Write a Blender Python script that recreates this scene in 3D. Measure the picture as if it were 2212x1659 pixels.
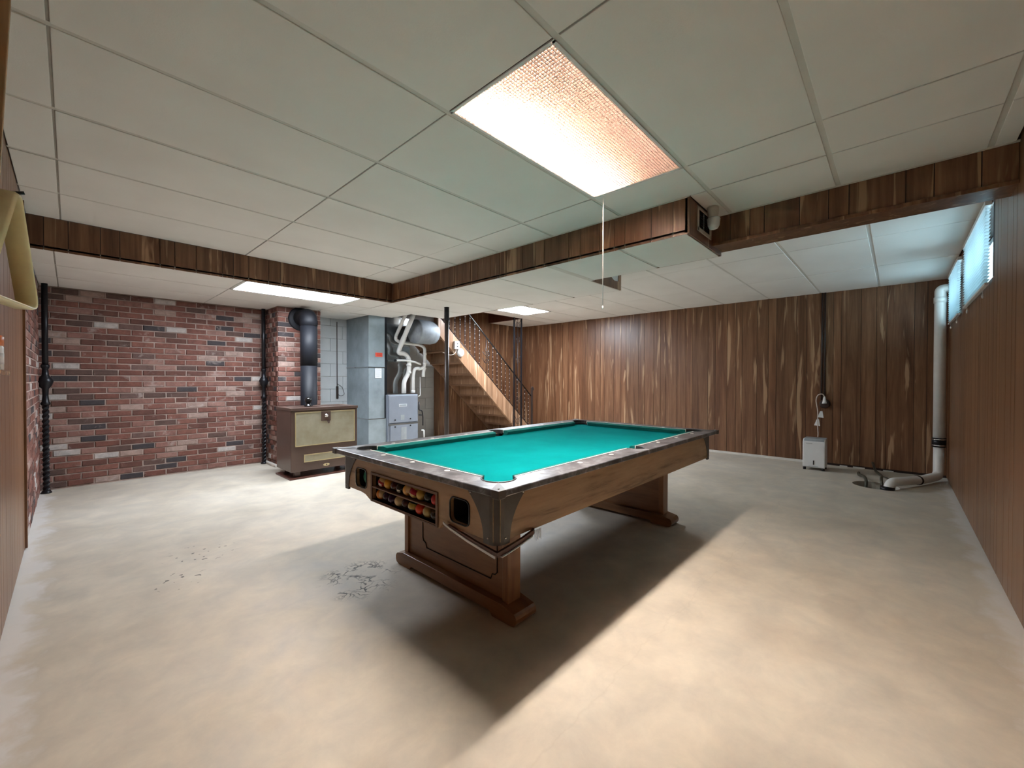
import bpy, bmesh, math, random
from mathutils import Vector, Matrix
random.seed(7)
PI = math.pi
sc = bpy.context.scene
for o in list(bpy.data.objects):
    bpy.data.objects.remove(o)
COL = sc.collection

# ------------------------------------------------------------------ camera, world, exposure
CZ = 1.175
cam_d = bpy.data.cameras.new('camera'); cam = bpy.data.objects.new('camera', cam_d); COL.objects.link(cam)
cam_d.sensor_fit = 'HORIZONTAL'; cam_d.sensor_width = 36.0
cam_d.lens = 36.0 * 890.5 / 2212.0
cam_d.clip_start = 0.02; cam_d.clip_end = 60
_y, _p, _r = math.radians(43.03), math.radians(-0.625), math.radians(0.1187)
_f = Vector((math.cos(_y) * math.cos(_p), math.sin(_y) * math.cos(_p), math.sin(_p)))
_rt = Vector((math.sin(_y), -math.cos(_y), 0)); _up = _rt.cross(_f)
_r2 = math.cos(_r) * _rt + math.sin(_r) * _up; _u2 = -math.sin(_r) * _rt + math.cos(_r) * _up
cam.matrix_world = Matrix(((_r2.x, _u2.x, -_f.x, 0), (_r2.y, _u2.y, -_f.y, 0), (_r2.z, _u2.z, -_f.z, CZ), (0, 0, 0, 1)))
sc.camera = cam

world = bpy.data.worlds.new('world'); sc.world = world; world.use_nodes = True
world.node_tree.nodes['Background'].inputs[0].default_value = (0.55, 0.85, 1.0, 1)
world.node_tree.nodes['Background'].inputs[1].default_value = 3.0

TUBE_STRENGTH = 180.0       # main louvred fixture
PANEL_NEAR_BRICK = 12.5     # diffuser of the fixture by the brick wall
PANEL_STAIRS = 20.0         # diffuser of the fixture by the stairs
WARM = (1.0, 0.91, 0.82); COOL = (0.82, 0.90, 1.0)

vs = sc.view_settings
vs.view_transform = 'Standard'; vs.look = 'None'; vs.gamma = 1.0; vs.use_curve_mapping = False
vs.exposure = 1.95

# ------------------------------------------------------------------ key dimensions
JY = 0.80
UP = 2.39; LOW = 2.145
XL = -0.22; YR = -0.445; XE = 7.17; YB = 6.50
YP = 6.45                    # panelled wall behind the stairs
SOF_Y = 4.70; BOX_X = 2.80; BOX_Y = 1.02; BOX_X2 = 3.49; BOX_X3 = 4.08; STEP_Y = 2.20; BEAM_X = 3.29

# ------------------------------------------------------------------ materials
def newmat(name):
    m = bpy.data.materials.new(name); m.use_nodes = True
    nt = m.node_tree; b = nt.nodes['Principled BSDF']
    return m, nt, b
def L(nt, a, b): nt.links.new(a, b)
def ramp(nt, stops, interp='LINEAR'):
    r = nt.nodes.new('ShaderNodeValToRGB'); cr = r.color_ramp; cr.interpolation = interp
    while len(cr.elements) > 1: cr.elements.remove(cr.elements[-1])
    cr.elements[0].position = stops[0][0]; cr.elements[0].color = (*stops[0][1], 1)
    for p, c in stops[1:]:
        e = cr.elements.new(p); e.color = (*c, 1)
    return r
def noise(nt, vec, scale, detail=3, rough=.5, dist=0):
    n = nt.nodes.new('ShaderNodeTexNoise'); n.inputs['Scale'].default_value = scale
    n.inputs['Detail'].default_value = detail; n.inputs['Roughness'].default_value = rough; n.inputs['Distortion'].default_value = dist
    if vec is not None: L(nt, vec, n.inputs['Vector'])
    return n
def mixc(nt, fac, a, b, mode='MIX'):
    m = nt.nodes.new('ShaderNodeMix'); m.data_type = 'RGBA'; m.blend_type = mode
    for s, v in ((m.inputs[0], fac), (m.inputs[6], a), (m.inputs[7], b)):
        if isinstance(v, (int, float)): s.default_value = v
        elif isinstance(v, tuple): s.default_value = (*v, 1)
        else: L(nt, v, s)
    return m.outputs[2]
def math_(nt, op, a, b=None, c=None, clamp=False):
    m = nt.nodes.new('ShaderNodeMath'); m.operation = op; m.use_clamp = clamp
    for i, v in enumerate((a, b, c)):
        if v is None: continue
        if isinstance(v, (int, float)): m.inputs[i].default_value = v
        else: L(nt, v, m.inputs[i])
    return m.outputs[0]
def coords(nt, scale=(1, 1, 1), rnd=True, kind='Object'):
    tc = nt.nodes.new('ShaderNodeTexCoord'); mp = nt.nodes.new('ShaderNodeMapping'); mp.inputs['Scale'].default_value = scale
    if rnd:
        oi = nt.nodes.new('ShaderNodeObjectInfo')
        v = nt.nodes.new('ShaderNodeVectorMath'); v.operation = 'MULTIPLY_ADD'
        cb = nt.nodes.new('ShaderNodeCombineXYZ')
        L(nt, oi.outputs['Random'], cb.inputs[0]); L(nt, oi.outputs['Random'], cb.inputs[1]); L(nt, oi.outputs['Random'], cb.inputs[2])
        L(nt, cb.outputs[0], v.inputs[0]); v.inputs[1].default_value = (37.0, 53.0, 11.0); L(nt, tc.outputs[kind], v.inputs[2])
        L(nt, v.outputs[0], mp.inputs['Vector'])
    else:
        L(nt, tc.outputs[kind], mp.inputs['Vector'])
    return mp.outputs[0]
def bump(nt, b, h, strength=.2, dist=.01):
    bn = nt.nodes.new('ShaderNodeBump'); bn.inputs['Strength'].default_value = strength; bn.inputs['Distance'].default_value = dist
    L(nt, h, bn.inputs['Height']); L(nt, bn.outputs[0], b.inputs['Normal'])
def plain(name, col, rough=.5, metal=0, var=.12, nscale=8, bmp=0, spec=None):
    m, nt, b = newmat(name)
    v = coords(nt); n = noise(nt, v, nscale, 4, .6)
    hi = tuple(min(1, c * (1 + var)) for c in col); lo = tuple(c * (1 - var) for c in col)
    r = ramp(nt, [(.3, lo), (.7, hi)]); L(nt, n.outputs[0], r.inputs[0]); L(nt, r.outputs[0], b.inputs['Base Color'])
    b.inputs['Roughness'].default_value = rough; b.inputs['Metallic'].default_value = metal
    if spec is not None: b.inputs['Specular IOR Level'].default_value = spec
    if bmp: bump(nt, b, noise(nt, v, nscale * 12, 3).outputs[0], bmp, .004)
    return m
def emit(name, col, s):
    m, nt, b = newmat(name)
    b.inputs['Base Color'].default_value = (.8, .8, .8, 1); b.inputs['Emission Color'].default_value = (*col, 1); b.inputs['Emission Strength'].default_value = s
    return m
def wood(name, stops, axis='z', gloss=.35, stretch=.055, freq=9.0, sap=.25, sapcol=(.50, .33, .21), objvar=.25):
    m, nt, b = newmat(name)
    s = [1, 1, 1]; s['xyz'.index(axis)] = stretch
    v = coords(nt, tuple(s))
    big = noise(nt, v, freq, 3, .55, 1.4)
    fine = noise(nt, v, freq * 9, 4, .6, .3)
    w = math_(nt, 'ADD', math_(nt, 'MULTIPLY', big.outputs[0], .72), math_(nt, 'MULTIPLY', fine.outputs[0], .30))
    r = ramp(nt, stops); L(nt, w, r.inputs[0])
    col = r.outputs[0]
    if sap > 0:
        s2 = [1, 1, 1]; s2['xyz'.index(axis)] = stretch * 1.3
        v2 = coords(nt, tuple(s2))
        sp = noise(nt, v2, freq * 1.5, 3, .55, .7)
        r2 = ramp(nt, [(.0, (0, 0, 0)), (.60, (0, 0, 0)), (.655, (1, 1, 1)), (1, (1, 1, 1))]); L(nt, sp.outputs[0], r2.inputs[0])
        col = mixc(nt, math_(nt, 'MULTIPLY', r2.outputs[0], sap), col, sapcol)
    oi = nt.nodes.new('ShaderNodeObjectInfo')
    hs = nt.nodes.new('ShaderNodeHueSaturation')
    val = math_(nt, 'MULTIPLY_ADD', oi.outputs['Random'], objvar, 1 - objvar / 2)
    L(nt, val, hs.inputs['Value']); L(nt, col, hs.inputs['Color'])
    L(nt, hs.outputs[0], b.inputs['Base Color'])
    b.inputs['Roughness'].default_value = gloss
    bump(nt, b, fine.outputs[0], .12, .003)
    return m

M = {}
M['plank'] = wood('walnut_panelling', [(.30, (.075, .030, .014)), (.45, (.145, .063, .030)), (.58, (.205, .098, .048)), (.75, (.29, .155, .082))], sap=.75, sapcol=(.48, .30, .17), objvar=.34, freq=8)
M['plank_side'] = wood('mahogany_panelling', [(.3, (.13, .058, .026)), (.5, (.20, .095, .043)), (.7, (.27, .14, .068))], sap=.25, objvar=.16, stretch=.03, freq=7, sapcol=(.32, .19, .11))
M['groove'] = plain('panel_groove', (.025, .012, .008), .7)
M['stringer'] = wood('stair_panelling', [(.3, (.17, .085, .045)), (.5, (.30, .165, .092)), (.7, (.42, .25, .15))], sap=.8, sapcol=(.62, .44, .30), objvar=.3)
M['laminate'] = wood('walnut_laminate', [(.34, (.17, .095, .045)), (.44, (.34, .215, .115)), (.6, (.44, .29, .16)), (.8, (.50, .34, .20))], axis='x', sap=0, objvar=0, stretch=.10, freq=8, gloss=.4)
M['laminate_end'] = wood('walnut_laminate_end', [(.34, (.17, .10, .05)), (.44, (.33, .21, .115)), (.6, (.40, .265, .15)), (.8, (.46, .31, .18))], axis='y', sap=0, objvar=0, stretch=.10, freq=8, gloss=.4)
M['legwood'] = wood('cherry_leg_wood', [(.3, (.125, .052, .018)), (.5, (.21, .095, .036)), (.75, (.28, .13, .052))], axis='y', sap=0, objvar=.1, stretch=.12, freq=7, gloss=.35)
M['legwood_v'] = wood('cherry_leg_wood_upright', [(.3, (.16, .066, .025)), (.5, (.26, .115, .045)), (.75, (.34, .16, .065))], axis='z', sap=0, objvar=.1, stretch=.1, freq=10, gloss=.35)
M['shelfwood'] = plain('ball_shelf_wood', (.16, .085, .05), .5)
M['treadwood'] = wood('stair_tread_wood', [(.3, (.16, .08, .045)), (.7, (.34, .19, .11))], axis='y', sap=.2, objvar=.2)
M['cuewood'] = wood('cue_maple', [(.3, (.34, .18, .08)), (.7, (.55, .34, .17))], axis='z', sap=0, objvar=0, gloss=.25)
M['dark_in'] = plain('dark_inside', (.018, .012, .010), .8)
M['black'] = plain('black_iron', (.014, .014, .017), .35, .4)
M['blackpipe'] = plain('black_stovepipe', (.009, .010, .014), .55, 0, nscale=3, spec=.3)
M['gloss_black'] = plain('gloss_black', (.008, .008, .008), .08)
M['bead'] = plain('worn_bead', (.34, .29, .25), .3, .5)
M['bronze'] = plain('brown_iron', (.05, .035, .03), .4, .3)
M['white_plastic'] = plain('white_plastic', (.80, .80, .79), .4, var=.03)
M['pvc'] = plain('white_pvc', (.78, .77, .74), .35, var=.05)
M['pvc_aged'] = plain('aged_pvc', (.66, .63, .56), .4, var=.08)
M['white_trim'] = plain('white_edge', (.85, .84, .80), .45, var=.03)
M['brown_enamel'] = plain('brown_enamel', (.115, .072, .058), .30, .15, nscale=3, bmp=.05)
M['gold'] = plain('gold_trim', (.62, .52, .30), .35, .6)
M['galv'] = plain('galvanised_steel', (.36, .42, .45), .42, .55, var=.18, nscale=4)
M['galv_shiny'] = plain('bright_sheet_steel', (.42, .43, .43), .12, .95, var=.2, nscale=3)
M['galv_round'] = plain('round_duct_steel', (.30, .33, .36), .6, .3, var=.25, nscale=6)
M['furnace_grey'] = plain('furnace_grey', (.25, .275, .32), .45, .2, var=.05)
M['block'] = plain('painted_block', (.62, .65, .66), .7, var=.05, nscale=5, bmp=.15)
M['block_tan'] = plain('bare_block', (.42, .41, .39), .8, var=.06, nscale=6, bmp=.15)
M['tag_red'] = plain('red_tag', (.85, .09, .05), .6, var=.04)
M['paper'] = plain('white_paper', (.78, .80, .84), .7, var=.03)
M['casting'] = plain('gunmetal_casting', (.105, .10, .096), .42, .65, var=.12, nscale=20)
M['chrome'] = plain('chrome', (.75, .75, .75), .12, 1)
M['liner'] = plain('pocket_liner', (.012, .010, .012), .6)
M['green_inner'] = plain('green_ball_return', (.02, .20, .14), .6)
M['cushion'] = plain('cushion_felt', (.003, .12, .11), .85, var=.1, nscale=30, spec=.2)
M['orange'] = plain('orange_cap', (.85, .22, .04), .4)
M['cord'] = plain('white_cord', (.60, .50, .44), .5)
M['dehum_top'] = plain('grey_top', (.33, .35, .36), .45)
M['conduit'] = plain('brown_conduit', (.035, .02, .016), .5)
M['hose'] = plain('olive_hose', (.06, .055, .035), .5)
M['yellow'] = plain('yellowed_plastic', (.95, .86, .52), .35, var=.12, nscale=12)
M['tcross'] = plain('cross_tee', (.40, .375, .33), .6)
M['tbar'] = plain('ceiling_grid', (.66, .64, .585), .55, var=.05)
M['ceiling_dark'] = plain('ceiling_void', (.10, .085, .07), .9)
M['base'] = plain('baseboard_paint', (.66, .63, .58), .6)
M['red_board'] = wood('red_stair_board', [(.3, (.07, .02, .014)), (.7, (.13, .045, .03))], sap=0, objvar=.1)
M['copper'] = plain('copper_line', (.28, .15, .09), .4, .8)

# ceiling tile
m, nt, b = newmat('ceiling_tile'); v = coords(nt)
n1 = noise(nt, v, 2.2, 3); n2 = noise(nt, v, 160, 3, .7)
r = ramp(nt, [(.3, (.83, .81, .765)), (.7, (.88, .865, .82))]); L(nt, n1.outputs[0], r.inputs[0]); L(nt, r.outputs[0], b.inputs['Base Color'])
b.inputs['Roughness'].default_value = .85; b.inputs['Specular IOR Level'].default_value = .2; bump(nt, b, n2.outputs[0], .25, .002); M['tile'] = m

# felt bed
m, nt, b = newmat('green_felt'); v = coords(nt)
n1 = noise(nt, v, 3, 4, .6); n2 = noise(nt, v, 120, 2, .7)
r = ramp(nt, [(.3, (.0005, .145, .148)), (.7, (.001, .18, .182))]); L(nt, n1.outputs[0], r.inputs[0])
sp = ramp(nt, [(.0, (0, 0, 0)), (.74, (0, 0, 0)), (.80, (1, 1, 1))]); L(nt, n2.outputs[0], sp.inputs[0])
L(nt, mixc(nt, math_(nt, 'MULTIPLY', sp.outputs[0], .15), r.outputs[0], (.08, .36, .35)), b.inputs['Base Color'])
b.inputs['Roughness'].default_value = 1; b.inputs['Specular IOR Level'].default_value = .02; b.inputs['Sheen Weight'].default_value = .0; M['felt'] = m

# marbled rail laminate
m, nt, b = newmat('marbled_rail_laminate'); v = coords(nt)
n1 = noise(nt, v, 14, 6, .65, .6); r = ramp(nt, [(.32, (.040, .040, .045)), (.52, (.11, .11, .12)), (.68, (.27, .275, .30))]); L(nt, n1.outputs[0], r.inputs[0])
L(nt, r.outputs[0], b.inputs['Base Color']); b.inputs['Roughness'].default_value = .32; M['rail'] = m

# stove mesh panel
m, nt, b = newmat('gold_mesh_panel'); v = coords(nt, rnd=False)
n1 = noise(nt, v, 5, 4, .6); n2 = noise(nt, v, 260, 1)
r = ramp(nt, [(.3, (.34, .30, .20)), (.7, (.46, .43, .33))]); L(nt, n1.outputs[0], r.inputs[0]); L(nt, r.outputs[0], b.inputs['Base Color'])
b.inputs['Roughness'].default_value = .5; b.inputs['Metallic'].default_value = .35; bump(nt, b, n2.outputs[0], .3, .002); M['stovemesh'] = m

# brick: colour per object
def brickmat(name, per_object=True):
    m, nt, b = newmat(name)
    cols = [(.0, (.165, .062, .044)), (.13, (.21, .084, .060)), (.26, (.125, .050, .036)), (.38, (.24, .115, .09)), (.50, (.19, .075, .055)),
            (.60, (.105, .058, .046)), (.68, (.28, .15, .12)), (.76, (.15, .085, .07)), (.83, (.05, .040, .042)), (.90, (.35, .24, .20)), (.96, (.46, .41, .38))]
    r = ramp(nt, cols, 'CONSTANT')
    if per_object:
        oi = nt.nodes.new('ShaderNodeObjectInfo'); L(nt, oi.outputs['Random'], r.inputs[0])
    else:
        at = nt.nodes.new('ShaderNodeAttribute'); at.attribute_name = 'rnd'; L(nt, at.outputs['Fac'], r.inputs[0])
    v = coords(nt); n1 = noise(nt, v, 14, 5, .7, .4); n2 = noise(nt, v, 60, 4, .7); n3 = noise(nt, v, 5, 4, .65, .8)
    sh = ramp(nt, [(.25, (.62, .62, .62)), (.75, (1.3, 1.3, 1.3))]); L(nt, n1.outputs[0], sh.inputs[0])
    c = mixc(nt, 1.0, r.outputs[0], sh.outputs[0], 'MULTIPLY')
    wr = ramp(nt, [(.0, (0, 0, 0)), (.60, (0, 0, 0)), (.70, (1, 1, 1))]); L(nt, n3.outputs[0], wr.inputs[0])
    c = mixc(nt, math_(nt, 'MULTIPLY', wr.outputs[0], .55), c, (.46, .38, .34))
    L(nt, c, b.inputs['Base Color']); b.inputs['Roughness'].default_value = .8; bump(nt, b, n2.outputs[0], .5, .004)
    return m
M['brick'] = brickmat('used_red_brick'); M['brick_stuff'] = brickmat('used_red_brick_joined', False)
M['mortar'] = plain('mortar', (.36, .27, .23), .9, var=.25, nscale=6, bmp=.3)

# concrete floor
m, nt, b = newmat('concrete_floor'); tc = nt.nodes.new('ShaderNodeTexCoord'); OC = tc.outputs['Object']
sx = nt.nodes.new('ShaderNodeSeparateXYZ'); L(nt, OC, sx.inputs[0]); FX, FY = sx.outputs[0], sx.outputs[1]
a = noise(nt, OC, .9, 5, .6, .5); c2 = noise(nt, OC, 5, 6, .65, .3); c3 = noise(nt, OC, 34, 5, .7)
r = ramp(nt, [(.25, (.47, .415, .335)), (.5, (.56, .505, .42)), (.75, (.62, .57, .485))]); L(nt, a.outputs[0], r.inputs[0])
r2 = ramp(nt, [(.3, (.82, .83, .85)), (.7, (1.1, 1.09, 1.07))]); L(nt, c2.outputs[0], r2.inputs[0])
c = mixc(nt, 1.0, r.outputs[0], r2.outputs[0], 'MULTIPLY')
# whitish efflorescence along the two side walls
def near(coordsock, wall, width, jitter):
    d = math_(nt, 'SUBTRACT', coordsock, wall); d = math_(nt, 'ADD', d, math_(nt, 'MULTIPLY', math_(nt, 'SUBTRACT', jitter, .5), width * 2.4))
    return math_(nt, 'SUBTRACT', 1.0, math_(nt, 'DIVIDE', d, width), None, True)
e = math_(nt, 'MAXIMUM', near(FX, XL, .16, c2.outputs[0]), near(FY, YR, .14, c2.outputs[0]))
er = ramp(nt, [(.25, (0, 0, 0)), (.75, (1, 1, 1))]); L(nt, e, er.inputs[0])
c = mixc(nt, math_(nt, 'MULTIPLY', er.outputs[0], .6), c, (.78, .76, .74))
# dark grime along the far brick edge + specks and one flaked black patch
def spot(px, py, rad, soft=1.0, ax=1.0):
    dx = math_(nt, 'MULTIPLY', math_(nt, 'SUBTRACT', FX, px), ax); dy = math_(nt, 'SUBTRACT', FY, py)
    dd = math_(nt, 'SQRT', math_(nt, 'ADD', math_(nt, 'MULTIPLY', dx, dx), math_(nt, 'MULTIPLY', dy, dy)))
    return math_(nt, 'SUBTRACT', 1.0, math_(nt, 'DIVIDE', dd, rad), None, True)
mus = nt.nodes.new('ShaderNodeTexVoronoi'); mus.feature = 'DISTANCE_TO_EDGE'; mus.inputs['Scale'].default_value = 16
wv = nt.nodes.new('ShaderNodeVectorMath'); wv.operation = 'ADD'; L(nt, OC, wv.inputs[0])
wn = noise(nt, OC, 9, 3); ws = nt.nodes.new('ShaderNodeVectorMath'); ws.operation = 'SCALE'; ws.inputs['Scale'].default_value = .22
L(nt, wn.outputs['Color'], ws.inputs[0]); L(nt, ws.outputs[0], wv.inputs[1]); L(nt, wv.outputs[0], mus.inputs['Vector'])
crk = ramp(nt, [(.0, (1, 1, 1)), (.05, (1, 1, 1)), (.11, (0, 0, 0))]); L(nt, mus.outputs['Distance'], crk.inputs[0])
pm = math_(nt, 'MULTIPLY', spot(1.16, 2.30, .26), 3.0, None, True)
gate = ramp(nt, [(.46, (0, 0, 0)), (.56, (1, 1, 1))]); L(nt, c2.outputs[0], gate.inputs[0])
pk = math_(nt, 'MULTIPLY', math_(nt, 'MULTIPLY', pm, crk.outputs[0]), gate.outputs[0])
c = mixc(nt, math_(nt, 'MULTIPLY', pk, .9), c, (.05, .045, .045))
sp1 = ramp(nt, [(.0, (0, 0, 0)), (.66, (0, 0, 0)), (.69, (1, 1, 1))]); L(nt, noise(nt, OC, 26, 1, .4).outputs[0], sp1.inputs[0])
zone = math_(nt, 'MAXIMUM', spot(.42, 3.05, .16), spot(.60, 3.42, .22)); zone = math_(nt, 'MULTIPLY', zone, 2.5, None, True)
c = mixc(nt, math_(nt, 'MULTIPLY', math_(nt, 'MULTIPLY', sp1.outputs[0], zone), .9), c, (.10, .09, .08))
# wide faint old wet marks
wet = math_(nt, 'MULTIPLY', spot(2.72, .20, .10, ax=.6), 5.0, None, True)
c = mixc(nt, math_(nt, 'MULTIPLY', wet, .22), c, (.36, .31, .25))
for (qx, qy, qr) in ((1.00, .62, .10), (.60, 1.15, .08), (.46, 1.55, .05), (.95, 1.85, .03), (2.2, .35, .2)):
    c = mixc(nt, math_(nt, 'MULTIPLY', math_(nt, 'MULTIPLY', spot(qx, qy, qr), 2.0, None, True), .18), c, (.40, .32, .24))
ln_ = math_(nt, 'ABSOLUTE', math_(nt, 'SUBTRACT', math_(nt, 'ADD', FY, math_(nt, 'MULTIPLY', math_(nt, 'SUBTRACT', noise(nt, OC, 2.6, 4, .7).outputs[0], .5), .16)), JY))
lr = ramp(nt, [(.0, (1, 1, 1)), (.006, (0, 0, 0))]); L(nt, ln_, lr.inputs[0])
c = mixc(nt, math_(nt, 'MULTIPLY', lr.outputs[0], .12), c, (.30, .24, .18))
L(nt, c, b.inputs['Base Color'])
rr = ramp(nt, [(.3, (.45, .45, .45)), (.7, (.7, .7, .7))]); L(nt, c2.outputs[0], rr.inputs[0]); L(nt, rr.outputs[0], b.inputs['Roughness'])
bump(nt, b, c3.outputs[0], .12, .004); b.inputs['Specular IOR Level'].default_value = .3; M['floor'] = m

# louvre plastic
m, nt, b = newmat('louvre_plastic'); b.inputs['Base Color'].default_value = (.72, .62, .56, 1); b.inputs['Roughness'].default_value = .4
b.inputs['Transmission Weight'].default_value = 0
tr = nt.nodes.new('ShaderNodeBsdfTranslucent'); tr.inputs[0].default_value = (.85, .70, .62, 1)
mx = nt.nodes.new('ShaderNodeMixShader'); mx.inputs[0].default_value = .22
L(nt, b.outputs[0], mx.inputs[1]); L(nt, tr.outputs[0], mx.inputs[2]); L(nt, mx.outputs[0], nt.nodes['Material Output'].inputs[0]); M['louvre'] = m
M['reflector'] = plain('fixture_reflector', (.17, .135, .12), .6, var=.02)
M['fixture_white'] = plain('fixture_white', (.84, .84, .82), .5, var=.02)
M['tube'] = emit('fluorescent_tube', WARM, TUBE_STRENGTH)
M['diffuser_a'] = emit('lit_diffuser_brick', COOL, PANEL_NEAR_BRICK)
M['diffuser_b'] = emit('lit_diffuser_stairs', COOL, PANEL_STAIRS)
# window glass and blind
m, nt, b = newmat('window_glass'); b.inputs['Transmission Weight'].default_value = 1; b.inputs['Roughness'].default_value = 0; b.inputs['IOR'].default_value = 1.02; M['glass'] = m
m, nt, b = newmat('blind_slat'); b.inputs['Base Color'].default_value = (.80, .86, .88, 1); b.inputs['Roughness'].default_value = .45
tr = nt.nodes.new('ShaderNodeBsdfTranslucent'); tr.inputs[0].default_value = (.6, .8, .85, 1); mx = nt.nodes.new('ShaderNodeMixShader'); mx.inputs[0].default_value = .35
L(nt, b.outputs[0], mx.inputs[1]); L(nt, tr.outputs[0], mx.inputs[2]); L(nt, mx.outputs[0], nt.nodes['Material Output'].inputs[0]); M['blind'] = m

# ------------------------------------------------------------------ mesh builder
class MB:
    def __init__(s): s.v = []; s.f = []; s.sm = []
    def add(s, vs_, fs, smooth=False):
        k = len(s.v); s.v += [tuple(p) for p in vs_]; s.f += [tuple(i + k for i in f) for f in fs]; s.sm += [smooth] * len(fs); return s
    def box(s, x0, x1, y0, y1, z0, z1):
        p = [(x, y, z) for x in (x0, x1) for y in (y0, y1) for z in (z0, z1)]
        return s.add(p, [(0, 1, 3, 2), (4, 6, 7, 5), (0, 4, 5, 1), (2, 3, 7, 6), (0, 2, 6, 4), (1, 5, 7, 3)])
    def tube(s, pts, r, n=12, closed=False, caps=True, smooth=True):
        pts = [Vector(p) for p in pts]; N = len(pts)
        rs = r if isinstance(r, (list, tuple)) else [r] * N
        rings = []; prev = None
        for i, p in enumerate(pts):
            if closed: t = (pts[(i + 1) % N] - pts[i - 1])
            else: t = pts[min(i + 1, N - 1)] - pts[max(i - 1, 0)]
            t.normalize()
            if prev is None:
                a_ = Vector((0, 0, 1)) if abs(t.z) < .9 else Vector((1, 0, 0)); u = t.cross(a_).normalized()
            else:
                u = (prev - t * prev.dot(t)).normalized()
            prev = u; w = t.cross(u)
            rings.append([p + (u * math.cos(2 * PI * j / n) + w * math.sin(2 * PI * j / n)) * rs[i] for j in range(n)])
        vs_ = [q for rg in rings for q in rg]; fs = []
        for i in range(N if closed else N - 1):
            i2 = (i + 1) % N
            for j in range(n):
                j2 = (j + 1) % n; fs.append((i * n + j, i * n + j2, i2 * n + j2, i2 * n + j))
        if caps and not closed: fs += [tuple(range(n - 1, -1, -1)), tuple((N - 1) * n + j for j in range(n))]
        return s.add(vs_, fs, smooth)
    def lathe(s, prof, c=(0, 0, 0), n=24, axis='z', smooth=True):
        vs_ = []; fs = []
        for (r_, h) in prof:
            for j in range(n):
                a_ = 2 * PI * j / n; x, y = r_ * math.cos(a_), r_ * math.sin(a_)
                q = {'z': (x, y, h), 'y': (x, h, y), 'x': (h, x, y)}[axis]
                vs_.append((c[0] + q[0], c[1] + q[1], c[2] + q[2]))
        for i in range(len(prof) - 1):
            for j in range(n):
                j2 = (j + 1) % n; fs.append((i * n + j, i * n + j2, (i + 1) * n + j2, (i + 1) * n + j))
        fs += [tuple(range(n - 1, -1, -1)), tuple((len(prof) - 1) * n + j for j in range(n))]
        return s.add(vs_, fs, smooth)
    def sphere(s, c, r, n=20, m_=12, sc=(1, 1, 1)):
        prof = [(max(1e-4, math.sin(PI * i / m_)) * r, -math.cos(PI * i / m_) * r) for i in range(m_ + 1)]
        k = len(s.v); s.lathe(prof, c, n)
        for i in range(k, len(s.v)):
            p = s.v[i]; s.v[i] = tuple(c[a_] + (p[a_] - c[a_]) * sc[a_] for a_ in range(3))
        return s
    def plate(s, outer, holes, a0, a1, axis='x'):
        """flat plate with holes; outline in the other two axes, thickness a0..a1 along axis"""
        bm = bmesh.new(); edges = []
        def P(u, w, t): return {'x': (t, u, w), 'y': (u, t, w), 'z': (u, w, t)}[axis]
        for loop in [outer] + list(holes):
            vv = [bm.verts.new(P(u, w, a0)) for u, w in loop]
            edges += [bm.edges.new((vv[i], vv[(i + 1) % len(vv)])) for i in range(len(vv))]
        bmesh.ops.triangle_fill(bm, edges=edges, use_beauty=True, use_dissolve=False)
        fs = list(bm.faces); ret = bmesh.ops.extrude_face_region(bm, geom=fs)
        d = {'x': (a1 - a0, 0, 0), 'y': (0, a1 - a0, 0), 'z': (0, 0, a1 - a0)}[axis]
        bmesh.ops.translate(bm, vec=d, verts=[g for g in ret['geom'] if isinstance(g, bmesh.types.BMVert)])
        bmesh.ops.recalc_face_normals(bm, faces=bm.faces)
        bm.verts.index_update()
        s.add([tuple(v_.co) for v_ in bm.verts], [tuple(v_.index for v_ in f_.verts) for f_ in bm.faces]); bm.free(); return s
    def build(s, name, mat, parent=None, bevel=0, seg=2, centre=True, fixn=True):
        v_ = s.v
        if centre:
            xs = [p[0] for p in v_]; ys = [p[1] for p in v_]; zs = [p[2] for p in v_]
            o_ = Vector(((min(xs) + max(xs)) / 2, (min(ys) + max(ys)) / 2, min(zs)))
        else: o_ = Vector((0, 0, 0))
        me = bpy.data.meshes.new(name); me.from_pydata([(p[0] - o_.x, p[1] - o_.y, p[2] - o_.z) for p in v_], [], s.f)
        me.polygons.foreach_set('use_smooth', s.sm); me.validate(); me.update()
        if fixn:
            bm = bmesh.new(); bm.from_mesh(me); bmesh.ops.recalc_face_normals(bm, faces=bm.faces); bm.to_mesh(me); bm.free()
        me.materials.append(M[mat] if isinstance(mat, str) else mat)
        ob = bpy.data.objects.new(name, me); COL.objects.link(ob)
        put(ob, o_, parent)
        if bevel:
            bv = ob.modifiers.new('bevel', 'BEVEL'); bv.width = bevel; bv.segments = seg; bv.limit_method = 'ANGLE'; bv.angle_limit = math.radians(40)
        return ob
WORLD_POS = {}
def put(ob, wpos, parent):
    wpos = Vector(wpos)
    if parent is not None:
        ob.parent = parent; ob.location = wpos - WORLD_POS[parent.name]
    else: ob.location = wpos
    WORLD_POS[ob.name] = wpos
def tag(o, label=None, cat=None, group=None, kind=None):
    if label: o['label'] = label
    if cat: o['category'] = cat
    if group: o['group'] = group
    if kind: o['kind'] = kind
    return o
def empty(name, loc, label=None, cat=None, group=None, kind=None, parent=None):
    o = bpy.data.objects.new(name, None); COL.objects.link(o); o.empty_display_size = .1
    put(o, loc, parent)
    return tag(o, label, cat, group, kind)
def box(name, mat, x0, x1, y0, y1, z0, z1, parent=None, bevel=0):
    return MB().box(x0, x1, y0, y1, z0, z1).build(name, mat, parent, bevel)
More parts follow.
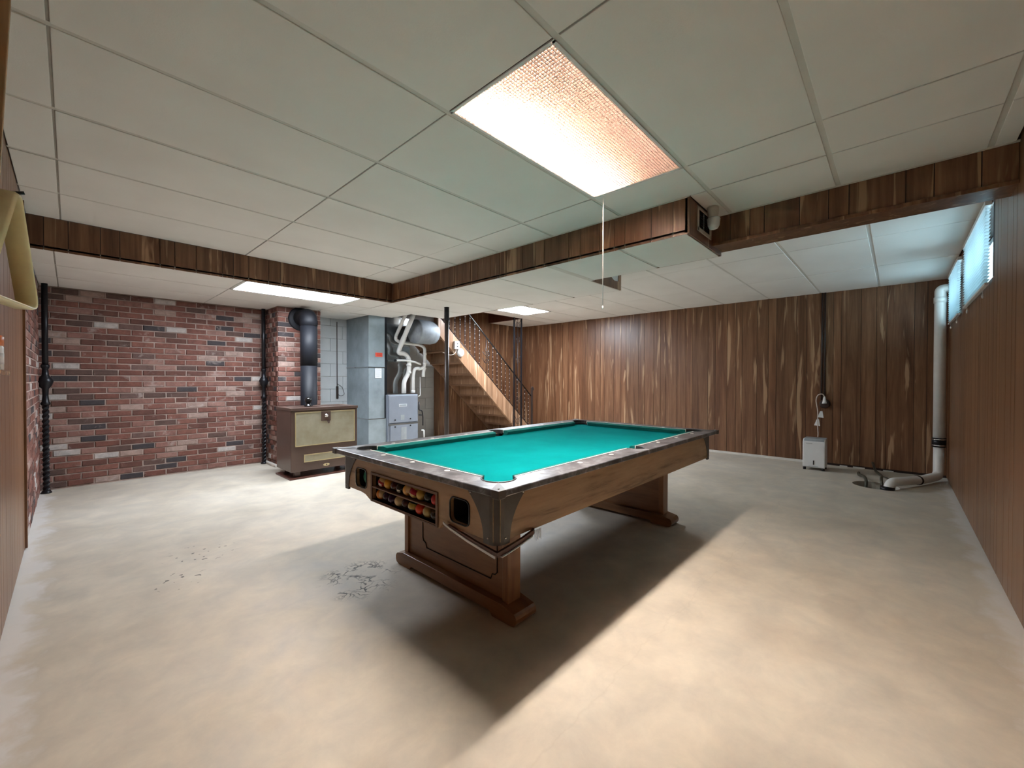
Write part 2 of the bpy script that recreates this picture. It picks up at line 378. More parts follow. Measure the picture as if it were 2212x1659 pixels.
def bend(pts, r, n=6):
    """polyline with rounded corners"""
    pts = [Vector(p) for p in pts]; out = [pts[0]]
    for i in range(1, len(pts) - 1):
        a_, p, b_ = pts[i - 1], pts[i], pts[i + 1]
        d1 = (a_ - p); d2 = (b_ - p); k = min(r, d1.length * .49, d2.length * .49)
        q1 = p + d1.normalized() * k; q2 = p + d2.normalized() * k
        for t in range(n + 1):
            t /= n; out.append(q1 * (1 - t) ** 2 + p * 2 * t * (1 - t) + q2 * t * t)
    out.append(pts[-1]); return out
def rrect(u0, u1, w0, w1, r, n=5):
    out = []
    for (cu, cw, a0) in ((u1 - r, w1 - r, 0), (u0 + r, w1 - r, 90), (u0 + r, w0 + r, 180), (u1 - r, w0 + r, 270)):
        for i in range(n + 1):
            a_ = math.radians(a0 + 90 * i / n); out.append((cu + r * math.cos(a_), cw + r * math.sin(a_)))
    return out
def text_obj(name, s, size, mat, loc, rot, parent, thick=.0008):
    cu = bpy.data.curves.new(name, 'FONT'); cu.body = s; cu.size = size; cu.extrude = thick; cu.align_x = 'CENTER'; cu.align_y = 'CENTER'
    tmp = bpy.data.objects.new('tmp', cu); COL.objects.link(tmp)
    dg = bpy.context.evaluated_depsgraph_get(); me = bpy.data.meshes.new_from_object(tmp.evaluated_get(dg)); bpy.data.objects.remove(tmp)
    me.materials.clear(); me.materials.append(M[mat]); o = bpy.data.objects.new(name, me); COL.objects.link(o)
    put(o, loc, parent); o.rotation_euler = rot; return o

# ------------------------------------------------------------------ floor (with the sump pit opening)
PIT = (6.13, .165, .20)
fl = MB(); n = 32; px, py, pr = PIT; h = .30
fx0, fx1, fy0, fy1 = XL - .25, XE + .25, YR - .25, 6.95
ring = [(px + pr * math.cos(2 * PI * i / n), py + pr * math.sin(2 * PI * i / n)) for i in range(n)]
fl.plate([(fx0, fy0), (fx1, fy0), (fx1, fy1), (fx0, fy1)], [ring], -.12, 0.0, 'z')
floor = fl.build('floor', 'floor', centre=False); tag(floor, kind='structure')
pitm = MB(); prof = []
vs_ = []; fs = []
for j in range(n):
    a_ = 2 * PI * j / n
    vs_ += [(px + pr * math.cos(a_), py + pr * math.sin(a_), -.1), (px + pr * math.cos(a_), py + pr * math.sin(a_), -.32)]
for j in range(n):
    j2 = (j + 1) % n; fs.append((2 * j, 2 * j2, 2 * j2 + 1, 2 * j + 1))
fs.append(tuple(2 * j + 1 for j in range(n)))
pitm.add(vs_, fs); pit = pitm.build('sump_pit', 'conduit', fixn=False)
tag(pit, 'round dark sump pit sunk in the concrete floor by the far panelled wall', 'sump pit')

# ------------------------------------------------------------------ panelling
WIDTHS = [.101, .152, .203, .089, .127, .176, .114, .254]
def planks(parent, axis, plane, a0, a1, z0, z1, mat, face, holes=(), thick=.007, start=0, name='plank'):
    """vertical planks; axis = run direction, plane = surface coordinate, face = +1/-1 towards the room"""
    a = a0; i = start
    while a < a1 - .004:
        w = WIDTHS[i % len(WIDTHS)]; i += 1; e_ = min(a + w, a1)
        if e_ - a < .012: break
        segs = [(z0, z1)]
        for (h0, h1, hz0, hz1) in holes:
            if e_ > h0 + .001 and a < h1 - .001:
                segs = [s_ for s_ in ((z0, hz0), (hz1, z1)) if s_[1] - s_[0] > .01]
        for (q0, q1) in segs:
            p0, p1 = sorted((plane, plane - face * thick))
            if axis == 'x': box(name, mat, a + .0024, e_ - .0024, p0, p1, q0, q1, parent)
            else: box(name, mat, p0, p1, a + .0024, e_ - .0024, q0, q1, parent)
        a = e_
def wallslab(name, x0, x1, y0, y1, z0, z1, mat='groove'):
    o = box(name, mat, x0, x1, y0, y1, z0, z1); tag(o, kind='structure'); return o

# left wall: panelling up to y=4.4, brick return beyond
wl = wallslab('wall_left', XL - .15, XL - .007, YR - .15, YB + .3, 0, 2.6)
planks(wl, 'y', XL, YR, 4.38, 0.012, 2.6, 'plank_side', 1, start=2)
# far panelled wall
we = wallslab('wall_far', XE + .007, XE + .15, YR - .15, YP + .5, 0, 2.6)
planks(we, 'y', XE, YR, YP, .03, 2.5, 'plank', -1, start=5)
# right wall with two window openings
W1 = (4.12, 5.36, 1.84, 2.33); W2 = (5.80, 6.80, 1.84, 2.33)
wr = MB()
zz0, zz1 = 1.84, 2.33
y0_, y1_ = YR - .16, YR - .007
wr.box(XL - .15, 4.12, y0_, y1_, 0, 2.6); wr.box(5.36, 5.80, y0_, y1_, zz0, zz1); wr.box(6.80, XE + .15, y0_, y1_, zz0, zz1)
wr.box(4.12, XE + .15, y0_, y1_, 0, zz0); wr.box(4.12, XE + .15, y0_, y1_, zz1, 2.6)
wrr = wr.build('wall_right', 'groove'); tag(wrr, kind='structure')
planks(wrr, 'x', YR, XL, XE, .012, 2.6, 'plank_side', 1, holes=[(4.12, 5.36, zz0, zz1), (5.80, 6.80, zz0, zz1)], start=1)
# thin pale strip at the foot of the far wall, broken by the dehumidifier
tr = box('baseboard_far', 'base', XE - .016, XE - .001, .92, 5.6, 0.0, .032); tag(tr, kind='structure')
for (q0, q1) in ((.30, .42), (.48, .56), (.02, .12)):
    box('broken_strip', 'base', XE - .014, XE - .001, q0, q1, 0, .016, tr)

# ------------------------------------------------------------------ brick
CH = .0665; PITCH = .2055; JT = .0105
def brick_mesh(length, depth=.045, seed=0):
    rd = random.Random(seed); hx, hz = length / 2, (CH - JT) / 2; c = .004; bm = MB()
    j = lambda s_=.0018: rd.uniform(-s_, s_)
    back = [(-hx, depth, -hz), (hx, depth, -hz), (hx, depth, hz), (-hx, depth, hz)]
    mid = [(-hx + j(), c + .002, -hz + j()), (hx + j(), c + .002, -hz + j()), (hx + j(), c + .002, hz + j()), (-hx + j(), c + .002, hz + j())]
    fr = [(-hx + c + j(), j(), -hz + c), (hx - c + j(), j(), -hz + c + j()), (hx - c, j(), hz - c + j()), (-hx + c, j(), hz - c)]
    fs = [(8, 9, 10, 11)]
    for k in range(4):
        k2 = (k + 1) % 4; fs += [(k, k2, 4 + k2, 4 + k), (4 + k, 4 + k2, 8 + k2, 8 + k)]
    bm.add(back + mid + fr, fs); return bm
BR = {}
def brick_data(kind, seed):
    key = (kind, seed)
    if key not in BR:
        o = brick_mesh({'full': PITCH - JT, 'half': PITCH / 2 - JT}[kind], seed=seed).build('brick_source', 'brick', centre=False)
        BR[key] = o.data; bpy.data.objects.remove(o)
    return BR[key]
def put_brick(parent, cx, cy, cz, kind, sx=1.0, rot=0):
    o = bpy.data.objects.new('brick', brick_data(kind, random.randrange(5))); COL.objects.link(o)
    put(o, (cx, cy, cz), parent); o.scale = (sx, 1, 1); o.rotation_euler = (0, 0, rot); return o
# mortar bed behind the brick on the back wall
BX0, BX1 = XL - .02, 1.88
wb = box('wall_brick', 'mortar', BX0 - .1, BX1 + .1, YB + .006, YB + .15, 0, 2.3); tag(wb, kind='structure')
cells = []
for row in range(33):
    z = .012 + CH * (row + .5)
    if z > LOW + .02: break
    off = (row % 2) * PITCH / 2 + random.uniform(-.01, .01)
    x = BX0 - off
    while x < BX1 - .02:
        a0, a1 = max(x, BX0), min(x + PITCH, BX1)
        if a1 - a0 > .05: cells.append((a0, a1, z))
        x += PITCH
cells.sort(key=lambda c_: (c_[2] > LOW - .03, -(c_[1] - c_[0])))
joined = []
for k, (a0, a1, z) in enumerate(cells):
    w = a1 - a0 - JT
    if k < 300:
        put_brick(wb, (a0 + a1) / 2, YB + random.uniform(-.004, .001), z + random.uniform(-.001, .001), 'full', w / (PITCH - JT))
    else: joined.append(((a0 + a1) / 2, z, w))
def joined_bricks(name, items, parent):
    """items: (centre, length, rot) joined to one stuff mesh with a random value per brick"""
    mb = MB(); rv = []
    for (c_, ln, rot) in items:
        src = brick_mesh(ln, seed=random.randrange(99)); ca, sa = math.cos(rot), math.sin(rot)
        mb.add([(c_[0] + ca * p[0] - sa * p[1], c_[1] + sa * p[0] + ca * p[1], c_[2] + p[2]) for p in src.v], src.f)
        rv += [random.random()] * len(src.v)
    o = mb.build(name, 'brick_stuff', parent, centre=False)
    at = o.data.attributes.new('rnd', 'FLOAT', 'POINT'); at.data.foreach_set('value', rv); o['kind'] = 'stuff'; return o
if joined: joined_bricks('short_brick_ends', [((x, YB, z), w, 0) for x, z, w in joined], wb)
# brick return on the left wall (faces +x) – too narrow in the photo to pick apart
items = []
for row in range(32):
    z = .012 + CH * (row + .5); y = 4.40 - (row % 2) * PITCH / 2
    while y < YB:
        a0, a1 = max(y, 4.40), min(y + PITCH, YB)
        if a1 - a0 > .04: items.append(((XL + .002, (a0 + a1) / 2, z), a1 - a0 - JT, PI / 2))
        y += PITCH
mb_ = box('mortar_bed', 'mortar', XL - .01, XL - .004, 4.39, YB, 0, LOW, wl)
joined_bricks('brick_facing', items, wl)
box('corner_trim', 'plank', XL - .002, XL + .012, 4.36, 4.40, .01, UP, wl)

# chimney breast
ch = empty('chimney', (2.16, 6.25, 0), kind='structure')
CX0, CX1, CYF = 1.88, 2.44, 6.01
box('mortar_core', 'mortar', CX0 + .006, CX1 - .006, CYF + .006, 6.70, 0, 2.3, ch)
for row in range(33):
    z = .012 + CH * (row + .5)
    if z > LOW + .02: break
    off = (row % 2) * PITCH / 2; x = CX0 - off
    while x < CX1 - .02:
        a0, a1 = max(x, CX0), min(x + PITCH, CX1)
        if a1 - a0 > .04:
            put_brick(ch, (a0 + a1) / 2, CYF + random.uniform(-.007, .0), z, 'full' if a1 - a0 > .12 else 'half', (a1 - a0 - JT) / ((PITCH - JT) if a1 - a0 > .12 else (PITCH / 2 - JT)))
        x += PITCH
items = []
for row in range(32):
    z = .012 + CH * (row + .5); y = CYF + .0 - (row % 2) * .05
    while y < YB + .02:
        a0, a1 = max(y, CYF + .005), min(y + .103, YB + .02)
        if a1 - a0 > .03: items.append(((CX0 - random.uniform(-.004, .012), (a0 + a1) / 2, z), a1 - a0 - .012, -PI / 2))
        y += .103
joined_bricks('brick_side_facing', items, ch)
items = []
for row in range(32):
    z = .012 + CH * (row + .5); y = CYF + .0 - (row % 2) * .1
    while y < 6.68:
        a0, a1 = max(y, CYF + .005), min(y + PITCH, 6.68)
        if a1 - a0 > .03: items.append(((CX1, (a0 + a1) / 2, z), a1 - a0 - .012, PI / 2))
        y += PITCH
joined_bricks('brick_side_facing', items, ch)
box('mortar_fillet', 'base', CX0 - .035, CX0 + .01, CYF + .02, YB, 0, .035, ch, .01)

# ------------------------------------------------------------------ block wall, stair panelling wall, shaft
wk = box('wall_block', 'block_tan', 2.35, 4.88, 6.655, 6.85, 0, 3.3); tag(wk, kind='structure')
BL = .405
for row in range(12):
    z0 = row * .203
    x = 2.44 - (row % 2) * BL / 2
    while x < 4.88:
        a0, a1 = max(x, 2.44), min(x + BL, 4.88)
        if a1 - a0 > .03 and z0 < 2.45:
            box('concrete_block', 'block' if a0 < 3.4 else 'block_tan', a0 + .002, a1 - .002, 6.64, 6.66, z0 + .002, z0 + .201, wk, .002)
        x += BL
ws_ = wallslab('wall_stair', 4.88, XE + .15, YP + .007, YP + .4, 0, 3.3)
planks(ws_, 'x', YP, 4.88, XE, .03, 3.2, 'plank', -1, start=3)
cs = box('trim_1', 'plank', 4.865, 4.88, YP, 6.64, 0, 3.2); tag(cs, kind='structure')

# ------------------------------------------------------------------ ceilings
ceil = MB()
# deck above everything except the stair shaft / furnace void
ceil.box(XL - .15, XE + .15, YR - .15, 5.34, 2.56, 2.62)
ceil.box(XL - .15, 3.44, 5.34, 6.95, 2.56, 2.62)
ceil.box(6.17, XE + .15, 5.34, 6.95, 2.56, 2.62)
ceiling = ceil.build('ceiling', 'ceiling_dark', centre=False); tag(ceiling, kind='structure')
sh = MB(); sh.box(3.40, 3.44, 5.34, 6.9, 2.2, 3.3); sh.box(3.40, 6.25, 5.28, 5.34, 2.56, 3.3); sh.box(3.4, 6.25, 5.3, 6.9, 3.3, 3.34)
shaft = sh.build('trim_2', 'ceiling_dark', centre=False); tag(shaft, kind='structure')
box('shaft_board', 'red_board', 6.165, 6.185, 5.50, YP, UP - .002, 3.3, shaft)
box('shaft_board', 'red_board', 4.09, 6.185, 5.48, 5.50, UP - .002, 3.3, shaft)

BARW = .024; TGAP = .006
def tiles(xs, ys, z, parent, skip=(), mat='tile', clip=None):
    for i in range(len(xs) - 1):
        for j in range(len(ys) - 1):
            if (i, j) in skip: continue
            x0, x1, y0, y1 = xs[i] + .0045, xs[i + 1] - .0045, ys[j] + BARW / 2, ys[j + 1] - BARW / 2
            if x1 - x0 < .02 or y1 - y0 < .02: continue
            dz = random.uniform(-.0015, .0015)
            box('ceiling_tile', mat, x0, x1, y0, y1, z + dz, z + .014, parent, .0025)
def bars(xs, ys, z, parent):
    for y in ys[1:-1] if len(ys) > 2 else ys: box('grid_bar', 'tbar', xs[0], xs[-1], y - BARW / 2 - .001, y + BARW / 2 + .001, z + .0035, z + .012, parent)
    for x in xs[1:-1]: box('grid_bar', 'tcross', x - .004, x + .004, ys[0], ys[-1], z + .006, z + .012, parent)

XS_UP = [XL, -.045, 1.183, 2.405, BOX_X]; YS_UP = [YR, -.347, .278, .895, 1.508, 2.14, 2.79, 3.42, 4.04, SOF_Y]
# main light sits in cell x 1.183..2.405, y .895..1.508
jj = YS_UP.index(.895)
tiles(XS_UP, YS_UP, UP, ceiling, skip={(2, jj)})
bars(XS_UP, YS_UP, UP, ceiling)
xs2 = [BOX_X, BEAM_X]
ys2 = [YR, -.347, .278, .895, BOX_Y]
tiles([2.80, 3.29], ys2, UP, ceiling)
for y in ys2[1:-1]: box('grid_bar', 'tbar', 2.80, 3.29, y - .013, y + .013, UP + .0035, UP + .012, ceiling)
# back region
YSB = [YR, .178, .79, 1.41, 2.04, 2.65, 3.25, 3.87, 4.515, 5.14, 5.50]
tiles([3.50, 4.665, 5.868, XE], YSB, UP, ceiling, skip={(1, 8), (0, 9), (1, 9)} | {(0, k) for k in range(4, 9)})
tiles([4.10, 4.665], YSB[4:], UP, ceiling, skip={(0, 5)})
tiles([4.10, 4.665], [5.14, 5.50], UP, ceiling); tiles([4.665, 5.868], [5.14, 5.50], UP, ceiling)
bars([3.50, 4.665, 5.868, XE], YSB[:-1] + [5.50], UP, ceiling)
tiles([6.185, XE], [5.50, 5.98, YP], UP, ceiling)

# low soffit: brick side + box
sof = MB(); sof.box(XL, BOX_X, SOF_Y + .004, SOF_Y + .03, LOW + .01, UP); sof.box(BOX_X + .004, BOX_X + .03, BOX_Y, SOF_Y, LOW + .01, UP)
sof.box(BOX_X, BOX_X2, BOX_Y + .004, BOX_Y + .02, LOW + .01, UP)
sof.box(BEAM_X + .006, BEAM_X + .22, YR, BOX_Y + .002, CZ + 1.012 + .008, UP)
soffit = sof.build('soffit', 'groove', centre=False); tag(soffit, kind='structure')
planks(soffit, 'x', SOF_Y, XL, BOX_X, LOW, UP + .003, 'plank', -1, thick=.005, start=3, name='fascia_plank')
planks(soffit, 'y', BOX_X, BOX_Y, SOF_Y, LOW, UP + .003, 'plank', -1, thick=.005, start=0, name='fascia_plank')
planks(soffit, 'y', BEAM_X, YR, BOX_Y, CZ + 1.012, UP + .003, 'plank', -1, thick=.006, start=4, name='fascia_plank')
# end face of the box (vent is set in it), beam underside, far fascias
VX0, VX1, VZ0, VZ1 = 2.945, 3.235, 2.205, 2.375
fe = MB().plate([(BOX_X + .002, LOW), (BOX_X2, LOW), (BOX_X2, UP), (BOX_X + .002, UP)], [[(VX0 + .02, VZ0 + .02), (VX1 - .02, VZ0 + .02), (VX1 - .02, VZ1 - .01), (VX0 + .02, VZ1 - .01)]], BOX_Y - .005, BOX_Y + .001, 'y')
fe.build('end_panel', 'plank', soffit)
box('beam_underside', 'plank', BEAM_X - .004, BEAM_X + .22, YR, BOX_Y, CZ + 1.004, CZ + 1.012, soffit)
box('beam_lip', 'plank', BEAM_X - .012, BEAM_X + .002, YR, BOX_Y - .004, CZ + .998, CZ + 1.020, soffit, .003)
box('corner_moulding', 'plank', BOX_X - .006, BOX_X + .012, BOX_Y - .012, BOX_Y + .004, LOW - .002, UP, soffit, .003)
box('edge_bead', 'tbar', BOX_X - .010, BOX_X, BOX_Y - .01, SOF_Y, UP - .006, UP + .004, soffit)
box('edge_bead', 'tbar', BEAM_X - .010, BEAM_X - .001, YR, BOX_Y, UP - .006, UP + .004, soffit)
# far (hidden) sides of the box; the step face toward the camera shows torn panelling
box('far_side', 'plank', BOX_X2 - .012, BOX_X2, BOX_Y, STEP_Y, LOW, UP, soffit)
stepm = MB().plate([(BOX_X2, LOW - .002), (BOX_X3, LOW - .002), (BOX_X3, UP), (BOX_X3 - .05, UP), (BOX_X3 - .055, LOW + .085), (BOX_X3 - .15, LOW + .080), (BOX_X3 - .28, LOW + .14), (BOX_X2, LOW + .15)], [], STEP_Y - .006, STEP_Y, 'y')
stepm.build('torn_panel', 'plank', soffit)
box('step_backing', 'tile', BOX_X2, BOX_X3, STEP_Y + .002, STEP_Y + .01, LOW + .01, UP, soffit)
box('far_side', 'plank', BOX_X3 - .01, BOX_X3, STEP_Y, 5.34, LOW, UP + .1, soffit)
lowc = MB(); lowc.box(XL, 3.10, SOF_Y, 6.64, LOW + .016, LOW + .03); lowc.box(3.10, 3.48, SOF_Y, 5.88, LOW + .016, LOW + .03); lowc.box(BOX_X, BOX_X2, BOX_Y + .02, STEP_Y, LOW + .016, LOW + .03); lowc.box(BOX_X, BOX_X3, STEP_Y, 5.34, LOW + .016, LOW + .03)
lc = lowc.build('low_ceiling', 'tbar', centre=False); tag(lc, kind='structure')
YSL = [SOF_Y, 5.28, 5.90, YB]
tiles([XL, -.082, 1.172, 2.41, BOX_X], YSL, LOW, lc, skip={(2, 0)})
tiles([BOX_X, 3.48], [SOF_Y, 5.28, 5.86], LOW, lc)
tiles([2.41, 3.10], [5.90, 6.64], LOW, lc, skip=())
tiles([3.48, BOX_X3], [SOF_Y, 5.33], LOW, lc)
YSX = [BOX_Y, 1.52, STEP_Y]
tiles([BOX_X, BOX_X2], YSX, LOW, lc)
tiles([BOX_X, BOX_X3], [STEP_Y, 2.80, 3.44, 4.10, SOF_Y], LOW, lc)
for y in (1.52,): box('grid_bar', 'tbar', BOX_X, BOX_X2, y - .013, y + .013, LOW + .0035, LOW + .012, lc)
for y in (2.80, 3.44, 4.10, SOF_Y + .002): box('grid_bar', 'tbar', BOX_X, BOX_X3, y - .013, y + .013, LOW + .0035, LOW + .012, lc)
box('grid_bar', 'tbar', BOX_X, BOX_X2, STEP_Y - .045, STEP_Y + .012, LOW - .002, LOW + .010, lc)
for y in (5.28, 5.90): box('grid_bar', 'tbar', XL, 3.10, y - .013, y + .013, LOW + .0035, LOW + .012, lc)
for x in (-.082, 1.172, 2.41): box('grid_bar', 'tcross', x - .004, x + .004, SOF_Y, YB, LOW + .005, LOW + .012, lc)

# ------------------------------------------------------------------ main louvred light
LX0, LX1, LY0, LY1 = 1.189, 2.400, .909, 1.496
lt = empty('ceiling_light', ((LX0 + LX1) / 2, (LY0 + LY1) / 2, UP), 'large recessed fluorescent ceiling light with an egg-crate louvre above the pool table', 'ceiling light')
hb = MB(); hb.box(LX0 - .004, LX1 + .004, LY0 - .004, LY1 + .004, 2.535, 2.545)
for (a_, b_, c_, d_) in ((LX0 - .006, LX0, LY0 - .006, LY1 + .006), (LX1, LX1 + .006, LY0 - .006, LY1 + .006), (LX0, LX1, LY0 - .006, LY0), (LX0, LX1, LY1, LY1 + .006)): hb.box(a_, b_, c_, d_, UP + .004, 2.54)
hb.build('housing', 'reflector', lt)
fr = MB()
for (a_, b_, c_, d_) in ((LX0 - .004, LX0 + .010, LY0 - .004, LY1 + .004), (LX1 - .010, LX1 + .004, LY0 - .004, LY1 + .004), (LX0, LX1, LY0 - .004, LY0 + .010), (LX0, LX1, LY1 - .010, LY1 + .004)): fr.box(a_, b_, c_, d_, UP - .001, UP + .012)
fr.build('frame', 'fixture_white', lt)
lv = MB(); NX, NY = 80, 39; TH = .0013
for i in range(1, NX): x = LX0 + (LX1 - LX0) * i / NX; lv.box(x - TH, x + TH, LY0 + .008, LY1 - .008, UP + .001, UP + .011)
for j in range(1, NY): y = LY0 + (LY1 - LY0) * j / NY; lv.box(LX0 + .008, LX1 - .008, y - TH, y + TH, UP + .001, UP + .011)
tag(lv.build('louvre', 'louvre', lt), kind='stuff')
for y in (1.335, 1.39):
    MB().tube([(LX0 + .05, y, 2.475), (LX1 - .05, y, 2.475)], .019, 12).build('fluorescent_tube', 'tube', lt)
pc = MB().tube([(2.420, 1.435, UP), (2.420, 1.435, 1.66)], .0028, 8); pc.lathe([(.004, -.012), (.006, 0), (.003, .012)], (2.42, 1.435, 1.655), 8)
pc.build('pull_cord', 'white_plastic', lt)
# flat diffuser lights
def flat_light(x0, x1, y0, y1, z, mat, label, grp=None):
    t = empty('ceiling_light', ((x0 + x1) / 2, (y0 + y1) / 2, z), label, 'ceiling light', grp)
    f_ = MB()
    for (a_, b_, c_, d_) in ((x0, x0 + .022, y0, y1), (x1 - .022, x1, y0, y1), (x0, x1, y0, y0 + .022), (x0, x1, y1 - .022, y1)): f_.box(a_, b_, c_, d_, z - .003, z + .012)
    f_.build('frame', 'fixture_white', t)
    box('diffuser', mat, x0 + .018, x1 - .018, y0 + .018, y1 - .018, z + .002, z + .006, t)
    return t
flat_light(1.182, 2.402, SOF_Y + .006, 5.268, LOW, 'diffuser_a', 'long flat ceiling light in the low ceiling before the brick wall')
flat_light(4.672, 5.862, 4.528, 5.128, UP, 'diffuser_b', 'bright flat ceiling light in front of the stairwell')

# ------------------------------------------------------------------ windows and blinds
for k, (w0, w1) in enumerate(((4.12, 5.36), (5.80, 6.80))):
    wn_ = empty('window_%d' % (k + 1), ((w0 + w1) / 2, YR - .1, zz0), kind='structure')
    f_ = MB()
    for (a_, b_, c_, d_) in ((w0, w0 + .04, zz0, zz1), (w1 - .04, w1, zz0, zz1), (w0, w1, zz0, zz0 + .04), (w0, w1, zz1 - .04, zz1), ((w0 + w1) / 2 - .02, (w0 + w1) / 2 + .02, zz0, zz1)): f_.box(a_, b_, YR - .15, YR - .11, c_, d_)
    f_.build('window_frame', 'white_plastic', wn_)
    box('pane', 'glass', w0 + .03, w1 - .03, YR - .133, YR - .130, zz0 + .03, zz1 - .03, wn_)
    bl = empty('window_blind', ((w0 + w1) / 2, YR, zz0), ['white slatted mini blind over the nearer basement window, hanging askew', 'white slatted mini blind over the farther basement window above the drain pipe'][k], 'blind')
    box('headrail', 'white_plastic', w0 - .01, w1 + .01, YR + .002, YR + .032, zz1 - .005, zz1 + .025, bl)
    skew = .0
    for q in range(22):
        z = zz0 - .01 + (zz1 - zz0) * (q + .5) / 22
        s_ = MB(); t_ = math.radians(4); cy, hw = YR + .017, .0125
        s_.add([(w0, cy - hw * math.cos(t_), z - hw * math.sin(t_)), (w1, cy - hw * math.cos(t_), z - hw * math.sin(t_)), (w1, cy + hw * math.cos(t_), z + hw * math.sin(t_)), (w0, cy + hw * math.cos(t_), z + hw * math.sin(t_)),
                (w0, cy - hw * math.cos(t_), z - hw * math.sin(t_) + .0007), (w1, cy - hw * math.cos(t_), z - hw * math.sin(t_) + .0007), (w1, cy + hw * math.cos(t_), z + hw * math.sin(t_) + .0007), (w0, cy + hw * math.cos(t_), z + hw * math.sin(t_) + .0007)],
               [(0, 1, 2, 3), (7, 6, 5, 4), (0, 4, 5, 1), (1, 5, 6, 2), (2, 6, 7, 3), (3, 7, 4, 0)])
        s_.build('slat', 'blind', bl)
    box('bottom_rail', 'white_plastic', w0, w1, YR + .008, YR + .028, zz0 - .035, zz0 - .02, bl)
    for x in (w0 + .18, w1 - .2): MB().tube([(x, YR + .018, zz1), (x, YR + .018, zz0 - .07)], .0012, 6).lathe([(.004, -.03), (.007, -.015), (.003, 0)], (x, YR + .018, zz0 - .07), 8).build('lift_cord', 'white_plastic', bl)

# ------------------------------------------------------------------ pool table
TX0, TX1, TY0, TY1, TZ = 1.10, 3.71, 1.095, 2.524, .751
pt = empty('pool_table', (2.405, 1.81, 0), 'large pool table with turquoise felt, marbled grey rails and walnut sides', 'pool table')
LXT, LYT = TX1 - TX0, TY1 - TY0
RW, PCN, PR_, SR = .122, .152, .074, .060
def corner_arc(a0, a1, r=PR_, n=10): return [(PCN + r * math.cos(math.radians(a0 + (a1 - a0) * i / n)), PCN + r * math.sin(math.radians(a0 + (a1 - a0) * i / n))) for i in range(n + 1)]
aa = math.degrees(math.asin((RW - PCN) / PR_))            # ~ -23.9 deg
# long rail half: from the corner to the side pocket (local: u along length, w across from outer edge)
sp_c = (LXT / 2, RW - .018)
sa = math.degrees(math.acos(min(1, (.018) / SR)))
def long_rail():
    p = [(0, 0)]
    p += [(LXT / 2, 0)]
    # side pocket quarter (centre sp_c): from below centre round to the inner line
    n = 8
    for i in range(n + 1):
        a_ = math.radians(270 - (270 - 180 + 17.5 - 0) * i / n); p.append((sp_c[0] + SR * math.cos(a_), sp_c[1] + SR * math.sin(a_)))
    p[-1] = (p[-1][0], RW)
    p += list(reversed(corner_arc(225, 360 + aa)))
    return p
def short_rail():
    p = [(0, 0), (LYT, 0)]
    arc = corner_arc(225, 360 + aa)
    p += [(LYT - u, w) for u, w in arc]
    p += list(reversed(arc))
    return p
def mapper(side):
    return {'near': lambda u, w: (TX0 + u, TY0 + w), 'near2': lambda u, w: (TX1 - u, TY0 + w), 'far': lambda u, w: (TX0 + u, TY1 - w), 'far2': lambda u, w: (TX1 - u, TY1 - w),
            'left': lambda u, w: (TX0 + w, TY0 + u), 'right': lambda u, w: (TX1 - w, TY0 + u)}[side]
for side in ('near', 'near2', 'far', 'far2', 'left', 'right'):
    mp = mapper(side); poly = long_rail() if side in ('near', 'near2', 'far', 'far2') else short_rail()
    lng = side not in ('left', 'right')
    MB().plate([mp(u, w) for u, w in poly], [], TZ - .028, TZ, 'z').build('rail', 'rail', pt, .004)
    # white edge strip and cushion
    u0 = PCN + math.sqrt(PR_ ** 2 - (RW - PCN) ** 2); u1 = LXT / 2 - math.sqrt(SR ** 2 - .018 ** 2) if lng else LYT - u0
    q = [mp(u0, RW - .001), mp(u1, RW - .001), mp(u1, RW + .005), mp(u0 + .003, RW + .005)]
    MB().plate(q, [], TZ - .02, TZ + .0015, 'z').build('edge_strip', 'white_trim', pt)
    prof = [(RW + .004, TZ), (RW + .034, TZ - .002), (RW + .050, TZ - .010), (RW + .038, TZ - .036), (RW + .004, TZ - .036)]
    d0 = .042; d1 = .014 if lng else .042
    vs_ = []
    for (w, z) in prof:
        k_ = (w - RW) / .05
        x_, y_ = mp(u0 + d0 * k_, w); vs_.append((x_, y_, z))
    for (w, z) in prof:
        k_ = (w - RW) / .05
        x_, y_ = mp(u1 - d1 * k_, w); vs_.append((x_, y_, z))
    nn = len(prof)
    MB().add(vs_, [tuple(range(nn)), tuple(range(2 * nn - 1, nn - 1, -1))] + [(i, (i + 1) % nn, nn + (i + 1) % nn, nn + i) for i in range(nn)]).build('cushion', 'cushion', pt)
    # diamonds
    if side == 'near': us = (.325, .65, .98)
    if lng:
        for u in (.36, .675, .99):
            x_, y_ = mp(u, .085); MB().lathe([(.0135, 0), (.013, .0018)], (x_, y_, TZ - .0005), 16).build('diamond_sight', 'white_trim', pt)
    else:
        for u in (LYT / 2 - .285, LYT / 2, LYT / 2 + .285):
            x_, y_ = mp(u, .092); MB().lathe([(.0135, 0), (.013, .0018)], (x_, y_, TZ - .0005), 16).build('diamond_sight', 'white_trim', pt)
